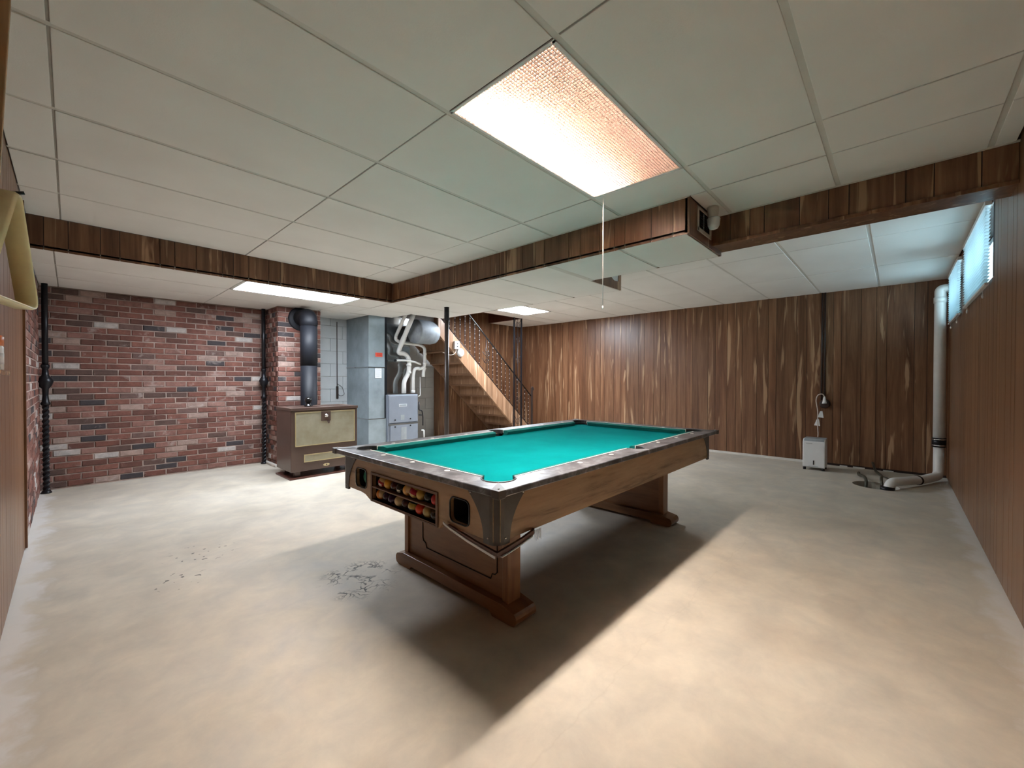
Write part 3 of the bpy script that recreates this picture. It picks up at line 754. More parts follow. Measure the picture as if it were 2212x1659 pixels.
# bed outline with pocket bites
def bed_outline():
    out = []
    q = corner_arc(360 + aa, 90 - aa, PR_ - .008, 12)
    c_ = [(TX0, TY0, 1, 1, False), (TX1, TY0, -1, 1, True), (TX1, TY1, -1, -1, False), (TX0, TY1, 1, -1, True)]
    for i, (ox, oy, sx_, sy_, rev) in enumerate(c_):
        arc = [(ox + sx_ * u, oy + sy_ * w) for u, w in q]
        # traverse CCW: at corner 0 arrive from the left edge, leave along the near edge
        arc = arc[::-1] if not rev else arc
        out += arc
        if i in (0, 2):
            yy = TY0 + RW if i == 0 else TY1 - RW; s_ = 1 if i == 0 else -1; cx = (TX0 + TX1) / 2; cyy = (TY0 + sp_c[1]) if i == 0 else (TY1 - sp_c[1])
            half = [(cx - s_ * (SR - .006) * math.cos(math.radians(18 + (180 - 36) * k / 12)), cyy + s_ * (SR - .006) * math.sin(math.radians(18 + (180 - 36) * k / 12))) for k in range(13)]
            out += half
    return out
bed = MB().plate(bed_outline(), [], TZ - .075, TZ - .038, 'z').build('felt_bed', 'felt', pt)
# pocket liners (outer half walls) and bottoms
cn = [(TX0 + PCN, TY0 + PCN, 225), (TX1 - PCN, TY0 + PCN, 315), (TX1 - PCN, TY1 - PCN, 45), (TX0 + PCN, TY1 - PCN, 135)]
sd = [((TX0 + TX1) / 2, TY0 + sp_c[1], 270), ((TX0 + TX1) / 2, TY1 - sp_c[1], 90)]
for (cx, cy, a0), r_, half in [(c_, PR_, 112) for c_ in cn] + [(c_, SR, 106) for c_ in sd]:
    lm = MB(); ns = 18; vv = []; ff = []; dp_ = .15 if r_ == PR_ else .027
    for i in range(ns + 1):
        a_ = math.radians(a0 - half + 2 * half * i / ns); c1, s1 = math.cos(a_), math.sin(a_)
        vv += [(cx + c1 * (r_ - .004), cy + s1 * (r_ - .004), TZ + .001), (cx + c1 * (r_ + .003), cy + s1 * (r_ + .003), TZ + .001), (cx + c1 * (r_ + .003), cy + s1 * (r_ + .003), TZ - dp_), (cx + c1 * (r_ - .010), cy + s1 * (r_ - .010), TZ - dp_)]
    for i in range(ns):
        for k in range(4): k2 = (k + 1) % 4; ff.append((4 * i + k, 4 * i + k2, 4 * i + 4 + k2, 4 * i + 4 + k))
    lm.add(vv, ff + [(0, 1, 2, 3), tuple(4 * ns + k for k in (3, 2, 1, 0))], False); (lm.lathe([(r_, 0), (r_, .006)], (cx, cy, TZ - .155), 20) if r_ == PR_ else None)
    lm.build('pocket_liner', 'liner', pt)
    rim = MB().tube([(cx + math.cos(math.radians(a0 - half + 2 * half * i / 16)) * (r_ + .001), cy + math.sin(math.radians(a0 - half + 2 * half * i / 16)) * (r_ + .001), TZ + .0005) for i in range(17)], .003, 6)
    rim.build('pocket_rim', 'casting', pt)
# corner caps on the rails
for (ox, oy, sx_, sy_) in ((TX0, TY0, 1, 1), (TX1, TY0, -1, 1), (TX1, TY1, -1, -1), (TX0, TY1, 1, -1)):
    P = lambda u, w: (ox + sx_ * u, oy + sy_ * w)
    cm = MB().plate([P(-.006, -.006), P(.034, -.007), P(.0985, .0985), P(-.007, .034)], [], TZ - .030, TZ + .003, 'z')
    cap = cm.build('corner_cap', 'casting', pt, .002)
    MB().sphere(P(.018, .018) + (TZ + .003,), .0045, 10, 6).build('rivet', 'chrome', cap)
# aprons
AX0, AX1, AY0, AY1, AZ0, AZ1 = 1.14, 3.67, 1.145, 2.475, .528, TZ - .026
box('side_apron', 'laminate', AX0 + .02, AX1 - .02, AY0, AY0 + .022, AZ0, AZ1, pt)
box('side_apron', 'laminate', AX0 + .02, AX1 - .02, AY1 - .022, AY1, AZ0, AZ1, pt)
def end_apron(x, inward):
    o_ = [(AY0 + .02, AZ0), (1.46, AZ0), (1.49, AZ0 - .004), (1.515, .497), (2.12, .497), (2.16, .505), (2.20, .522), (2.25, AZ0), (AY1 - .02, AZ0), (AY1 - .02, AZ1), (AY0 + .02, AZ1)]
    hl = [rrect(1.306, 1.436, .552, .662, .028), rrect(2.185, 2.312, .552, .662, .028), [(1.536, .512), (2.118, .512), (2.118, .648), (1.536, .648)]]
    return MB().plate(o_, hl, x, x + inward * .020, 'x').build('end_apron', 'laminate_end', pt)
end_apron(AX0, 1); end_apron(AX1, -1)
# holes rims, boxes behind
for (y0, y1, m_) in ((1.306, 1.436, 'dark_in'), (2.185, 2.312, 'dark_in')):
    rr_ = [(AX0 - .001, u, w) for u, w in rrect(y0, y1, .552, .662, .028)]
    MB().tube(rr_, .0035, 6, closed=True).build('hole_trim', 'gloss_black', pt)
    bx = MB(); bx.box(AX0 + .13, AX0 + .14, y0 - .01, y1 + .01, .54, .70); bx.box(AX0 + .02, AX0 + .14, y0 - .012, y0 - .01, .54, .70); bx.box(AX0 + .02, AX0 + .14, y1 + .01, y1 + .012, .54, .70); bx.box(AX0 + .02, AX0 + .14, y0 - .01, y1 + .01, .54, .545)
    bx.build('cue_ball_well', m_, pt)
MB().tube(bend([(AX0 + .035, 2.285, .545), (AX0 + .035, 2.275, .66)], .02), .05, 12).build('green_bag', 'green_inner', pt) if False else None
gb = MB().sphere((AX0 + .075, 2.262, .605), .052, 16, 10, (1, .75, 1.15)); gb.build('green_cloth', 'green_inner', pt)
# ball rack: frame, shelves, back
brk = MB(); brk.box(AX0 + .078, AX0 + .084, 1.53, 2.125, .50, .66); brk.box(AX0 + .018, AX0 + .084, 1.526, 1.532, .50, .66); brk.box(AX0 + .018, AX0 + .084, 2.12, 2.126, .50, .66); brk.box(AX0 + .018, AX0 + .084, 1.53, 2.12, .652, .66)
brk.build('ball_box', 'dark_in', pt)
for z in (.506, .577): box('ball_shelf', 'shelfwood', AX0 - .004, AX0 + .08, 1.533, 2.121, z, z + .006, pt)
fm = MB(); fm.box(AX0 - .006, AX0 + .002, 1.522, 1.536, .500, .660); fm.box(AX0 - .006, AX0 + .002, 2.118, 2.132, .500, .660); fm.box(AX0 - .006, AX0 + .002, 1.536, 2.118, .648, .660); fm.box(AX0 - .006, AX0 + .002, 1.536, 2.118, .500, .5065)
fm.build('ball_box_frame', 'shelfwood', pt)
# corner castings: flared shells
def casting(cx, cy, sx_, sy_):
    mb = MB(); rows = 12; vv = []; ff = []
    for i in range(rows + 1):
        t = i / rows; z = AZ0 - .014 + (AZ1 - AZ0 + .014) * t; w = .072 + .115 * t ** 2.3; c_ = .026
        ex = .004
        pts = [(-ex, w), (-ex, c_ + .012), (-ex + .004, c_ - .004), (c_ - .004, -ex + .004), (c_ + .012, -ex), (w, -ex)]
        vv += [(cx + sx_ * u, cy + sy_ * q, z) for u, q in pts] + [(cx + sx_ * (u + .012 if k < 3 else u), cy + sy_ * (q if k < 3 else q + .012), z) for k, (u, q) in enumerate(pts)]
    for i in range(rows):
        for k in range(5): ff.append((12 * i + k, 12 * i + k + 1, 12 * i + 12 + k + 1, 12 * i + 12 + k)); ff.append((12 * i + 6 + k, 12 * i + 7 + k, 12 * i + 19 + k, 12 * i + 18 + k))
        ff.append((12 * i, 12 * i + 6, 12 * i + 18, 12 * i + 12)); ff.append((12 * i + 5, 12 * i + 11, 12 * i + 23, 12 * i + 17))
    ff.append((0, 1, 2, 3, 4, 5)); ff.append(tuple(12 * rows + k for k in range(6)))
    mb.add(vv, ff); o = mb.build('corner_casting', 'casting', pt)
    for (u, q, z) in ((-.005, .15, AZ1 - .02), (.15, -.005, AZ1 - .02), (-.005, .045, AZ0 + .012), (.045, -.005, AZ0 + .012)):
        MB().sphere((cx + sx_ * u, cy + sy_ * q, z), .0045, 10, 6).build('screw', 'chrome', o)
for a_ in ((AX0, AY0, 1, 1), (AX1, AY0, -1, 1), (AX1, AY1, -1, -1), (AX0, AY1, 1, -1)): casting(*a_)
for ya, yb in ((AY0 + .023, AY0 + .033), (AY1 - .033, AY1 - .023)): box('pocket_back', 'liner', 2.405 - .09, 2.405 + .09, ya, yb, .58, TZ - .030, pt)
box('table_frame', 'dark_in', AX0 + .15, AX1 - .15, AY0 + .03, AY1 - .03, AZ0 + .02, TZ - .08, pt)
# legs: two slab pedestals
def pedestal(x0, flip):
    xa, xb = x0, x0 + .092; fx = x0 - .028
    leg = empty('pedestal_leg', (x0 + .046, 1.82, 0), parent=pt)
    box('side_post', 'legwood_v', xa, xb, 1.375, 1.415, .07, AZ0 + .02, leg, .003); box('side_post', 'legwood_v', xa, xb, 2.245, 2.285, .07, AZ0 + .02, leg, .003)
    box('leg_panel', 'legwood', xa + .012, xb - .012, 1.414, 2.246, .07, AZ0 + .02, leg)
    # foot with rounded ends and a shallow arch
    o_ = [(1.335, 0), (1.46, 0), (1.48, .022), (2.17, .022), (2.19, 0), (2.30, 0)]
    for i in range(7): a_ = math.radians(-90 + 150 * i / 6); o_.append((2.315 + .030 * math.cos(a_), .036 + .034 * math.sin(a_)))
    o_ += [(2.26, .084), (1.40, .084)]
    for i in range(7): a_ = math.radians(120 + 150 * i / 6); o_.append((1.325 + .030 * math.cos(a_), .036 + .034 * math.sin(a_)))
    MB().plate(o_, [], fx, fx + .150, 'x').build('foot', 'legwood', leg, .004)
    # routed line on the outer face
    xo = xa + .010 if not flip else xb - .010
    pth = [(1.46, .50), (1.46, .205), (1.475, .190), (1.495, .188), (1.505, .160), (2.06, .160), (2.07, .188), (2.095, .198), (2.10, .215), (2.10, .50)]
    MB().tube([(xo, y, z) for y, z in pth], .0028, 6).build('routed_line', 'dark_in', leg)
pedestal(1.447, False); pedestal(4.81 - 1.447 - .092, True)
# peeled-off moulding hanging under the near corner, with torn paper
lm = MB()
def strip(pts, w, th, dn):
    vv = []; ff = []
    for p in pts: vv += [(p[0], p[1], p[2]), (p[0], p[1], p[2] - w), (p[0] + dn[0] * th, p[1] + dn[1] * th, p[2] - w), (p[0] + dn[0] * th, p[1] + dn[1] * th, p[2])]
    for i in range(len(pts) - 1):
        for k in range(4): k2 = (k + 1) % 4; ff.append((4 * i + k, 4 * i + k2, 4 * i + 4 + k2, 4 * i + 4 + k))
    ff += [(0, 1, 2, 3), tuple(4 * (len(pts) - 1) + k for k in (3, 2, 1, 0))]
    return vv, ff
lm.add(*strip([(1.135, 1.131, .498), (1.20, 1.128, .507), (1.28, 1.126, .519), (1.345, 1.128, .532), (1.36, 1.135, .534)], .020, .012, (0, 1)))
lm.add(*strip([(1.128, 1.44, .536), (1.127, 1.36, .526), (1.127, 1.25, .510), (1.128, 1.131, .498)], .012, .012, (1, 0)))
lm.build('loose_moulding', 'red_board', pt)
lm = MB(); lm.add(*strip([(1.126, 1.47, .542), (1.124, 1.42, .528), (1.123, 1.30, .506), (1.124, 1.14, .484)], .010, .004, (1, 0)))
lm.add(*strip([(1.15, 1.122, .480), (1.24, 1.120, .494), (1.335, 1.122, .512)], .004, .02, (0, 1)))
lm.build('bare_edge', 'paper', pt, centre=True)
tp = MB()
for k in range(6):
    a_ = k * .5; x_ = 1.352 + .008 * k; tp.add([(x_, 1.13, .528), (x_ + .012, 1.135, .527), (x_ + .018 + .004 * math.sin(a_), 1.14, .488 - .006 * (k % 3)), (x_ + .008, 1.132, .482 - .008 * (k % 2))], [(0, 1, 2, 3)])
tp.build('torn_paper', 'paper', pt, fixn=False)

# ------------------------------------------------------------------ billiard balls
def ballmat(name, col, stripe=None, numspot=False):
    m, nt, b = newmat(name); tc = nt.nodes.new('ShaderNodeTexCoord'); s_ = nt.nodes.new('ShaderNodeSeparateXYZ'); L(nt, tc.outputs['Object'], s_.inputs[0])
    c = col
    nz = noise(nt, tc.outputs['Object'], 40, 2); cr = ramp(nt, [(.3, tuple(x * .88 for x in col)), (.7, col)]); L(nt, nz.outputs[0], cr.inputs[0]); out = cr.outputs[0]
    if stripe:
        g = math_(nt, 'GREATER_THAN', math_(nt, 'ABSOLUTE', math_(nt, 'SUBTRACT', s_.outputs[2], 0.0)), .0135); out = mixc(nt, g, out, stripe)
    L(nt, out, b.inputs['Base Color']); b.inputs['Roughness'].default_value = .12; return m
IV = (.78, .60, .32)
defs = {
 'redstripe': ((.42, .02, .02), IV), 'yellow': ((.80, .42, .05), None), 'maroon': ((.045, .008, .012), None), 'black': ((.006, .006, .008), None), 'yellowstripe': ((.82, .44, .08), IV),
 'crimsonstripe': ((.36, .01, .03), (.72, .56, .20)), 'gold': ((.72, .46, .11), None), 'darkgreen': ((.008, .018, .022), None), 'red': ((.50, .03, .03), None), 'orange': ((.85, .28, .015), IV),
 'purple': ((.03, .006, .03), None), 'purple2': ((.035, .008, .045), None), 'cue': ((.72, .55, .30), None), 'brown': ((.05, .014, .014), None), 'greenstripe': ((.60, .42, .08), (.04, .04, .03)), 'vermilion': ((.85, .06, .02), None), 'olive': ((.50, .40, .17), None), 'darkstripe': ((.02, .014, .014), (.10, .07, .04))}
up = [('redstripe', 2.059), ('yellow', 1.996), ('maroon', 1.936), ('black', 1.875), ('yellowstripe', 1.812), ('crimsonstripe', 1.752), ('gold', 1.692), ('darkgreen', 1.633), ('red', 1.572)]
lo = [('orange', 2.077), ('purple', 2.015), ('purple2', 1.955), ('cue', 1.890), ('brown', 1.828), ('greenstripe', 1.764), ('vermilion', 1.700), ('olive', 1.638), ('darkstripe', 1.576)]
names = {'redstripe': 'red ball with an ivory spot, first on the left of the upper ball shelf', 'yellow': 'yellow ball beside the red one at the left of the upper shelf', 'maroon': 'dark maroon ball on the upper shelf of the table', 'black': 'black ball with a white number circle on the upper shelf',
 'yellowstripe': 'yellow-orange and ivory striped ball in the middle of the upper shelf', 'crimsonstripe': 'crimson ball with a pale yellow lower band on the upper shelf', 'gold': 'plain golden ball right of the crimson banded ball, upper shelf', 'darkgreen': 'very dark green ball on the upper shelf beside the end red ball', 'red': 'red ball at the right end of the upper shelf',
 'orange': 'bright orange ball at the left end of the lower ball shelf', 'purple': 'dark purple ball next to the orange one on the lower shelf', 'purple2': 'second dark purple ball, touching the cream cue ball, lower shelf', 'cue': 'cream white cue ball on the lower shelf', 'brown': 'dark brown ball right of the cream ball, lower shelf',
 'greenstripe': 'yellow ball with a dark lower band on the lower shelf', 'vermilion': 'bright vermilion red ball on the lower shelf', 'olive': 'pale olive ball right of the vermilion one on the lower shelf', 'darkstripe': 'almost black ball at the right end of the lower shelf'}
bm0 = MB().sphere((0, 0, 0), .0285, 24, 14)
bmesh_data = None
M['spot'] = plain('number_spot', (.85, .80, .70), .2, var=.02)
for lst, z0 in ((up, .583), (lo, .512)):
    for k, y in lst:
        col, st = defs[k]; mt = ballmat('ball_' + k, col, st)
        src = MB(); src.v, src.f, src.sm = list(bm0.v), list(bm0.f), list(bm0.sm)
        o = src.build('billiard_ball', mt, centre=False); o.location = (AX0 + .030 + (.004 if k in ('maroon', 'purple', 'brown', 'darkgreen') else 0), y, z0 + .0287)
        WORLD_POS[o.name] = Vector(o.location); o.rotation_euler = ({'redstripe': .5, 'orange': 1.3, 'crimsonstripe': .15, 'greenstripe': .1, 'yellowstripe': 1.1}.get(k, 0), {'crimsonstripe': .5, 'greenstripe': .3}.get(k, 0), 0)
        tag(o, names[k], 'billiard ball', 'billiard balls on the two shelves of the pool table')
        if k in ('black', 'redstripe'):
            dv = Vector((-.80, -.25, -.45)).normalized(); c_ = Vector(o.location)
            q = dv.to_track_quat('Z', 'Y').to_matrix()
            def disc(rad, thick, mat, nm, par):
                mb = MB(); n_ = 16; v_ = []
                for j in range(n_): a_ = 2 * PI * j / n_; v_.append(c_ + q @ Vector((rad * math.cos(a_), rad * math.sin(a_), math.sqrt(.0285 ** 2 - rad ** 2) + thick)))
                v_.append(c_ + q @ Vector((0, 0, .0285 + thick))); mb.add(v_, [(j, (j + 1) % n_, n_) for j in range(n_)], True)
                Rinv = o.rotation_euler.to_matrix().inverted()
                b_ = mb.build(nm, mat, None, centre=False, fixn=False)
                for vv in b_.data.vertices: vv.co = Rinv @ (vv.co - c_)
                b_.parent = par; b_.location = (0, 0, 0); return b_
            disc(.011, .0003, 'spot', 'number_spot', o)
            # the number on the black ball reads 8
            if k == 'black':
                for s_ in (-1, 1):
                    mb = MB(); pts = [c_ + q @ Vector((.0022 * math.cos(t * PI / 5), .0026 * s_ + .0024 * math.sin(t * PI / 5), .0290)) for t in range(10)]
                    mb.tube(pts, .0006, 5, closed=True); b_ = mb.build('number', 'black', None, centre=False); Rinv = o.rotation_euler.to_matrix().inverted()
                    for vv in b_.data.vertices: vv.co = Rinv @ (vv.co - c_)
                    b_.parent = o; b_.location = (0, 0, 0)

# ------------------------------------------------------------------ oil heater
SX0, SX1, SY0, SY1, SZ0, SZ1 = 1.74, 2.545, 5.13, 5.62, .082, .834
st = empty('room_heater', ((SX0 + SX1) / 2, (SY0 + SY1) / 2, 0), 'old brown enamel room heater with a gold mesh front, before the brick chimney', 'heater')
box('base_board', 'red_board', 1.722, 2.57, 5.105, 5.60, 0, .018, st)
for (x, y) in ((SX0 + .06, SY0 + .05), (SX1 - .11, SY0 + .05), (SX0 + .06, SY1 - .1), (SX1 - .11, SY1 - .1)): box('leg', 'brown_enamel', x, x + .06, y, y + .05, .018, .09, st)
box('body', 'brown_enamel', SX0, SX1, SY0, SY1, SZ0, SZ1 - .03, st, .008)
topm = MB().plate([(SX0 - .006, SY0 - .008), (SX1 + .006, SY0 - .008), (SX1 + .006, SY1), (SX0 - .006, SY1)], [[(SX0 + .07, SY0 + .08), (SX0 + .40, SY0 + .08), (SX0 + .40, SY1 - .08), (SX0 + .07, SY1 - .08)], [(SX0 + .44, SY0 + .08), (SX1 - .07, SY0 + .08), (SX1 - .07, SY1 - .08), (SX0 + .44, SY1 - .08)]], SZ1 - .032, SZ1, 'z')
topm.build('top', 'brown_enamel', st, .003)
for (a0, a1) in ((SX0 + .07, SX0 + .40), (SX0 + .44, SX1 - .07)):
    gr = MB(); gr.box(a0, a1, SY0 + .08, SY1 - .08, SZ1 - .031, SZ1 - .028)
    for i in range(14): y = SY0 + .09 + i * .0235; gr.box(a0, a1, y, y + .010, SZ1 - .022, SZ1 - .004)
    gr.build('top_grille', 'brown_enamel', st)
box('mesh_panel', 'stovemesh', SX0 + .052, SX1 - .045, SY0 - .006, SY0 + .004, .39, .775, st)
def frame(name, mat, x0, x1, z0, z1, y0, y1, w, par):
    f_ = MB()
    for (a_, b_, c_, d_) in ((x0, x1, z0, z0 + w), (x0, x1, z1 - w, z1), (x0, x0 + w, z0 + w, z1 - w), (x1 - w, x1, z0 + w, z1 - w)): f_.box(a_, b_, y0, y1, c_, d_)
    return f_.build(name, mat, par)
frame('gold_frame', 'gold', SX0 + .044, SX1 - .037, .380, .783, SY0 - .010, SY0 + .002, .010, st)
box('lower_grille', 'stovemesh', 1.893, 2.42, SY0 - .004, SY0 + .002, .196, .268, st)
frame('gold_frame', 'gold', 1.882, 2.43, .186, .278, SY0 - .008, SY0 + .001, .010, st)
kp = box('knob_plate', 'brown_enamel', 2.083, 2.197, SY0 - .012, SY0 - .004, .665, .782, st, .002)
MB().lathe([(.024, 0), (.022, -.012), (.012, -.016), (.012, -.030), (.001, -.031)], (2.142, SY0 - .012, .728), 18, 'y').build('knob', 'chrome', kp)
MB().add([(2.150, SY0 - .010, .665), (2.190, SY0 - .010, .665), (2.178, SY0 - .018, .63), (2.165, SY0 - .018, .63)], [(0, 1, 2, 3)]).build('pointer', 'brown_enamel', kp, fixn=False)
bd = MB().sphere((2.146, SY0 - .002, .125), .04, 20, 8, (1, .12, .42)); bd.build('badge', 'gold', st)
MB().sphere((2.146, SY0 - .007, .125), .009, 10, 6, (1, .3, 1)).build('badge_centre', 'brown_enamel', st)
# black ball knob on the heater top
bk = MB(); bk.lathe([(.052, 0), (.052, .008), (.034, .014), (.030, .026), (.024, .034), (.030, .040)], (2.05, 5.43, SZ1), 20); bk.sphere((2.05, 5.43, SZ1 + .074), .042, 20, 12)
tag(bk.build('draft_knob', 'gloss_black'), 'shiny black ball knob standing on top of the brown heater', 'knob')
# flue pipe
fp = empty('flue_pipe', (2.17, 5.735, .3), 'black stovepipe rising behind the heater and elbowing into the brick chimney', 'stovepipe')
PX, PY = 2.172, 5.735
MB().tube([(PX, PY, .25), (PX, PY, 1.365)], .101, 28).build('lower_section', 'blackpipe', fp)
MB().tube([(PX, PY, 1.355), (PX, PY, 1.90)], .104, 28).build('upper_section', 'blackpipe', fp)
MB().tube(bend([(PX, PY, 1.88), (PX, PY, 2.01), (PX, 6.02, 2.01)], .12, 4), .107, 28).build('elbow', 'blackpipe', fp)
MB().lathe([(.165, 6.008), (.165, 5.995), (.150, 5.985), (.108, 5.98)], (PX, 0, 2.0), 30, 'y').build('collar', 'blackpipe', fp)
# wire down the block wall
wr_ = MB().tube([(2.95, 6.632, 2.1), (2.95, 6.632, .85)], .006, 6)
wr_.tube(bend([(2.95, 6.63, 1.10), (3.02, 6.60, 1.05), (3.05, 6.58, .92), (2.99, 6.60, .90), (2.95, 6.60, .93)], .04), .004, 6); wr_.box(2.935, 2.968, 6.62, 6.638, .86, 1.06)
tag(wr_.build('wall_cable', 'conduit'), 'dark thin cable running down the pale block wall right of the chimney', 'cable')
# twisted iron columns in the brick corners
def iron_column(cx, cy, label, zb=1.15):
    t = empty('iron_column', (cx, cy, 0), label, 'iron column', 'twisted iron columns at the brick wall')
    def twist(z0, z1, r, mat='black'):
        mb = MB(); n_ = int((z1 - z0) / .010); vv = []; ff = []
        for i in range(n_ + 1):
            z = z0 + (z1 - z0) * i / n_
            for k in range(8):
                a_ = k * PI / 4 + z * 32; rr_ = r * (1.0 if k % 2 == 0 else .72); vv.append((cx + rr_ * math.cos(a_), cy + rr_ * math.sin(a_), z))
        for i in range(n_):
            for k in range(8): k2 = (k + 1) % 8; ff.append((8 * i + k, 8 * i + k2, 8 * i + 8 + k2, 8 * i + 8 + k))
        ff += [tuple(range(7, -1, -1)), tuple(8 * n_ + k for k in range(8))]
        return mb.add(vv, ff)
    twist(.02, .92, .026).build('twisted_bar', 'black', t)
    MB().tube([(cx, cy, 1.30), (cx, cy, LOW)], .024, 10).build('upper_bar', 'black', t)
    MB().lathe([(.028, .90), (.038, .92), (.026, .94), (.022, 1.0), (.024, 1.07), (.045, 1.10), (.058, 1.145), (.045, 1.18), (.026, 1.21), (.022, 1.27), (.034, 1.30), (.028, 1.32)], (cx, cy, 0), 16).build('knop', 'black', t)
    MB().lathe([(.04, 0), (.04, .01), (.028, .03)], (cx, cy, 0), 12).build('foot', 'black', t)
iron_column(XL + .045, 6.36, 'black twisted iron column standing in the left corner of the brick wall')
iron_column(1.83, 6.42, 'black twisted iron column between brick wall and chimney')

# ------------------------------------------------------------------ plenum duct, furnace and pipes
du = empty('supply_duct', (3.245, 6.25, 0), 'tall square grey sheet metal duct beside the pale block wall', 'duct')
box('upper_section', 'galv', 3.11, 3.38, 5.90, 6.63, 1.36, 2.30, du)
box('lower_section', 'galv', 3.113, 3.377, 5.903, 6.63, .56, 1.36, du)
box('base_section', 'galv', 3.105, 3.405, 5.895, 6.63, 0, .56, du)
for z in (1.355, .555): box('seam', 'galv_shiny', 3.103, 3.388, 5.892, 6.63, z, z + .012, du)
tg = box('red_tag', 'tag_red', 3.223, 3.338, 5.894, 5.899, 1.525, 1.588); tag(tg, 'small bright red paper tag stuck on the grey duct', 'tag')
pp = empty('instruction_sheet', (3.27, 5.897, 1.19), 'white printed sheet taped to the grey duct below the red tag', 'paper sheet')
box('sheet', 'paper', 3.216, 3.324, 5.895, 5.899, 1.192, 1.345, pp)
lnm = MB()
for i in range(9): lnm.box(3.228, 3.312 - .02 * (i % 3 == 2), 5.8945, 5.8952, 1.325 - i * .014, 1.328 - i * .014)
tag(lnm.build('print_lines', 'dehum_top', pp), kind='stuff')
lnm = MB()
for i in range(3): lnm.box(3.236, 3.326, 5.8935, 5.8942, 1.568 - i * .014, 1.572 - i * .014)
lnm.build('print', 'conduit', tg)
bg = box('gap_shade', 'black', 3.38, 3.437, 5.93, 6.4, .47, 2.30, du)  # black box stands in for the shade in the gap between duct and furnace

fu = empty('furnace', (3.69, 6.17, 0), 'grey upright gas furnace with sheet metal case on top, under the duct', 'furnace')
FX0, FX1, FY0_ = 3.412, 3.965, 5.85
box('cabinet', 'furnace_grey', FX0, FX1, FY0_ + .012, 6.50, 0, .93, fu, .004)
du_ = box('upper_door', 'furnace_grey', FX0 + .012, FX1 - .006, FY0_ - .006, FY0_ + .012, .478, .915, fu, .006)
dl_ = box('lower_door', 'furnace_grey', FX0 + .035, FX1 - .006, FY0_ - .006, FY0_ + .012, .02, .440, fu, .006)
box('divider', 'galv_shiny', FX0 + .01, FX1, FY0_ - .008, FY0_ + .012, .443, .462, fu)
lg = box('name_plate', 'paper', 3.60, 3.745, FY0_ - .010, FY0_ - .006, .735, .775, du_)
box('name_plate_field', 'galv', 3.606, 3.739, FY0_ - .0115, FY0_ - .0098, .741, .769, du_)
box('rating_label', 'dehum_top', 3.63, 3.70, FY0_ - .0075, FY0_ - .006, .52, .60, du_); box('rating_label', 'dehum_top', 3.64, 3.74, FY0_ - .0075, FY0_ - .006, .20, .40, dl_)
for (x, z, par) in ((3.53, .525, du_), (3.812, .528, du_), (3.53, .415, dl_), (3.812, .418, dl_)): MB().lathe([(.012, FY0_ - .006), (.011, FY0_ - .016)], (x, 0, z), 12, 'y').build('latch_screw', 'black', par)
box('top_flange', 'galv_shiny', FX0 - .002, FX1 + .004, FY0_ + .02, 6.5, .93, .945, fu)
box('coil_case', 'galv_shiny', FX0 + .005, FX1 - .02, 6.06, 6.52, .945, 2.20, fu)
# black shapes high behind the pipes
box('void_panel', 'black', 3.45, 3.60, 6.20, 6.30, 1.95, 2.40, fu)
rd_ = MB(); rd_.tube(bend([(3.80, 6.22, 1.30), (3.82, 6.22, 1.98), (4.36, 6.22, 2.06)], .2, 6), .15, 20); rd_.build('riser_duct', 'galv_round', fu)
rd2 = MB().lathe([(.02, 3.74), (.185, 3.76), (.195, 3.80), (.195, 4.06), (.175, 4.15), (.12, 4.19), (.02, 4.20)], (0, 5.66, 1.945), 28, 'x'); rd2.build('insulated_duct', 'galv_round', fu)
# pvc flues
YPL = 5.93
def mv(p):
    k_ = (p[1] - 5.75 + YPL) / p[1] if len(p) == 3 else p[3] / p[1]; return (p[0] * k_, p[1] * k_, CZ + (p[2] - CZ) * k_)
def pipe(name, pts, r, mat, parent, rb=.05, collars=()):
    pts = [mv(p) for p in pts]; collars = [(mv(a_), mv(b_)) for a_, b_ in collars]
    o = MB().tube(bend(pts, rb, 5), r, 14).build(name, mat, parent)
    for (a_, b_) in collars:
        a_ = Vector(a_); b_ = Vector(b_); MB().tube([a_, b_], r * 1.17, 14).build('coupling', mat, o)
    return o
vp = empty('vent_piping', (3.72, 5.78, .945), 'white plastic vent pipes bending down onto the grey furnace', 'pipes')
Yp = 5.75
pipe('intake_pipe', [(3.815, Yp, 2.24, 5.42), (3.555, Yp, 1.665), (3.53, Yp, 1.585), (3.66, Yp, 1.585), (3.73, Yp, 1.50), (3.722, Yp, 1.28), (3.632, Yp, 1.14), (3.630, Yp, .94)], .036, 'pvc', vp, .06, [((3.635, Yp, 1.84, 5.78), (3.60, Yp, 1.765, 5.85)), ((3.724, Yp, 1.42), (3.724, Yp, 1.39)), ((3.722, Yp, 1.30), (3.722, Yp, 1.27))])
pipe('exhaust_pipe', [(3.670, Yp, 2.22, 5.50), (3.52, Yp + .05, 1.86), (3.515, Yp + .05, 1.80), (3.60, Yp + .04, 1.76), (3.95, Yp + .02, 1.745), (4.03, Yp, 1.70), (4.028, Yp, 1.39), (3.97, Yp, 1.35), (3.83, Yp, 1.355), (3.805, Yp, 1.25), (3.802, Yp, .95)], .027, 'pvc', vp, .06, [((4.03, Yp, 1.62), (4.03, Yp, 1.58)), ((4.028, Yp, 1.46), (4.028, Yp, 1.42)), ((3.93, Yp, 1.35), (3.90, Yp, 1.352)), ((3.802, Yp, 1.00), (3.802, Yp, .95))])
pipe('drain_stub', [(4.03, Yp, 1.37), (4.00, Yp, 1.30), (4.00, Yp, 1.215)], .028, 'pvc', vp)
pipe('cross_arm', [(3.485, Yp - .01, 1.47), (3.645, Yp - .04, 1.475), (3.835, Yp - .04, 1.45), (3.94, Yp - .01, 1.422)], .016, 'pvc', vp)
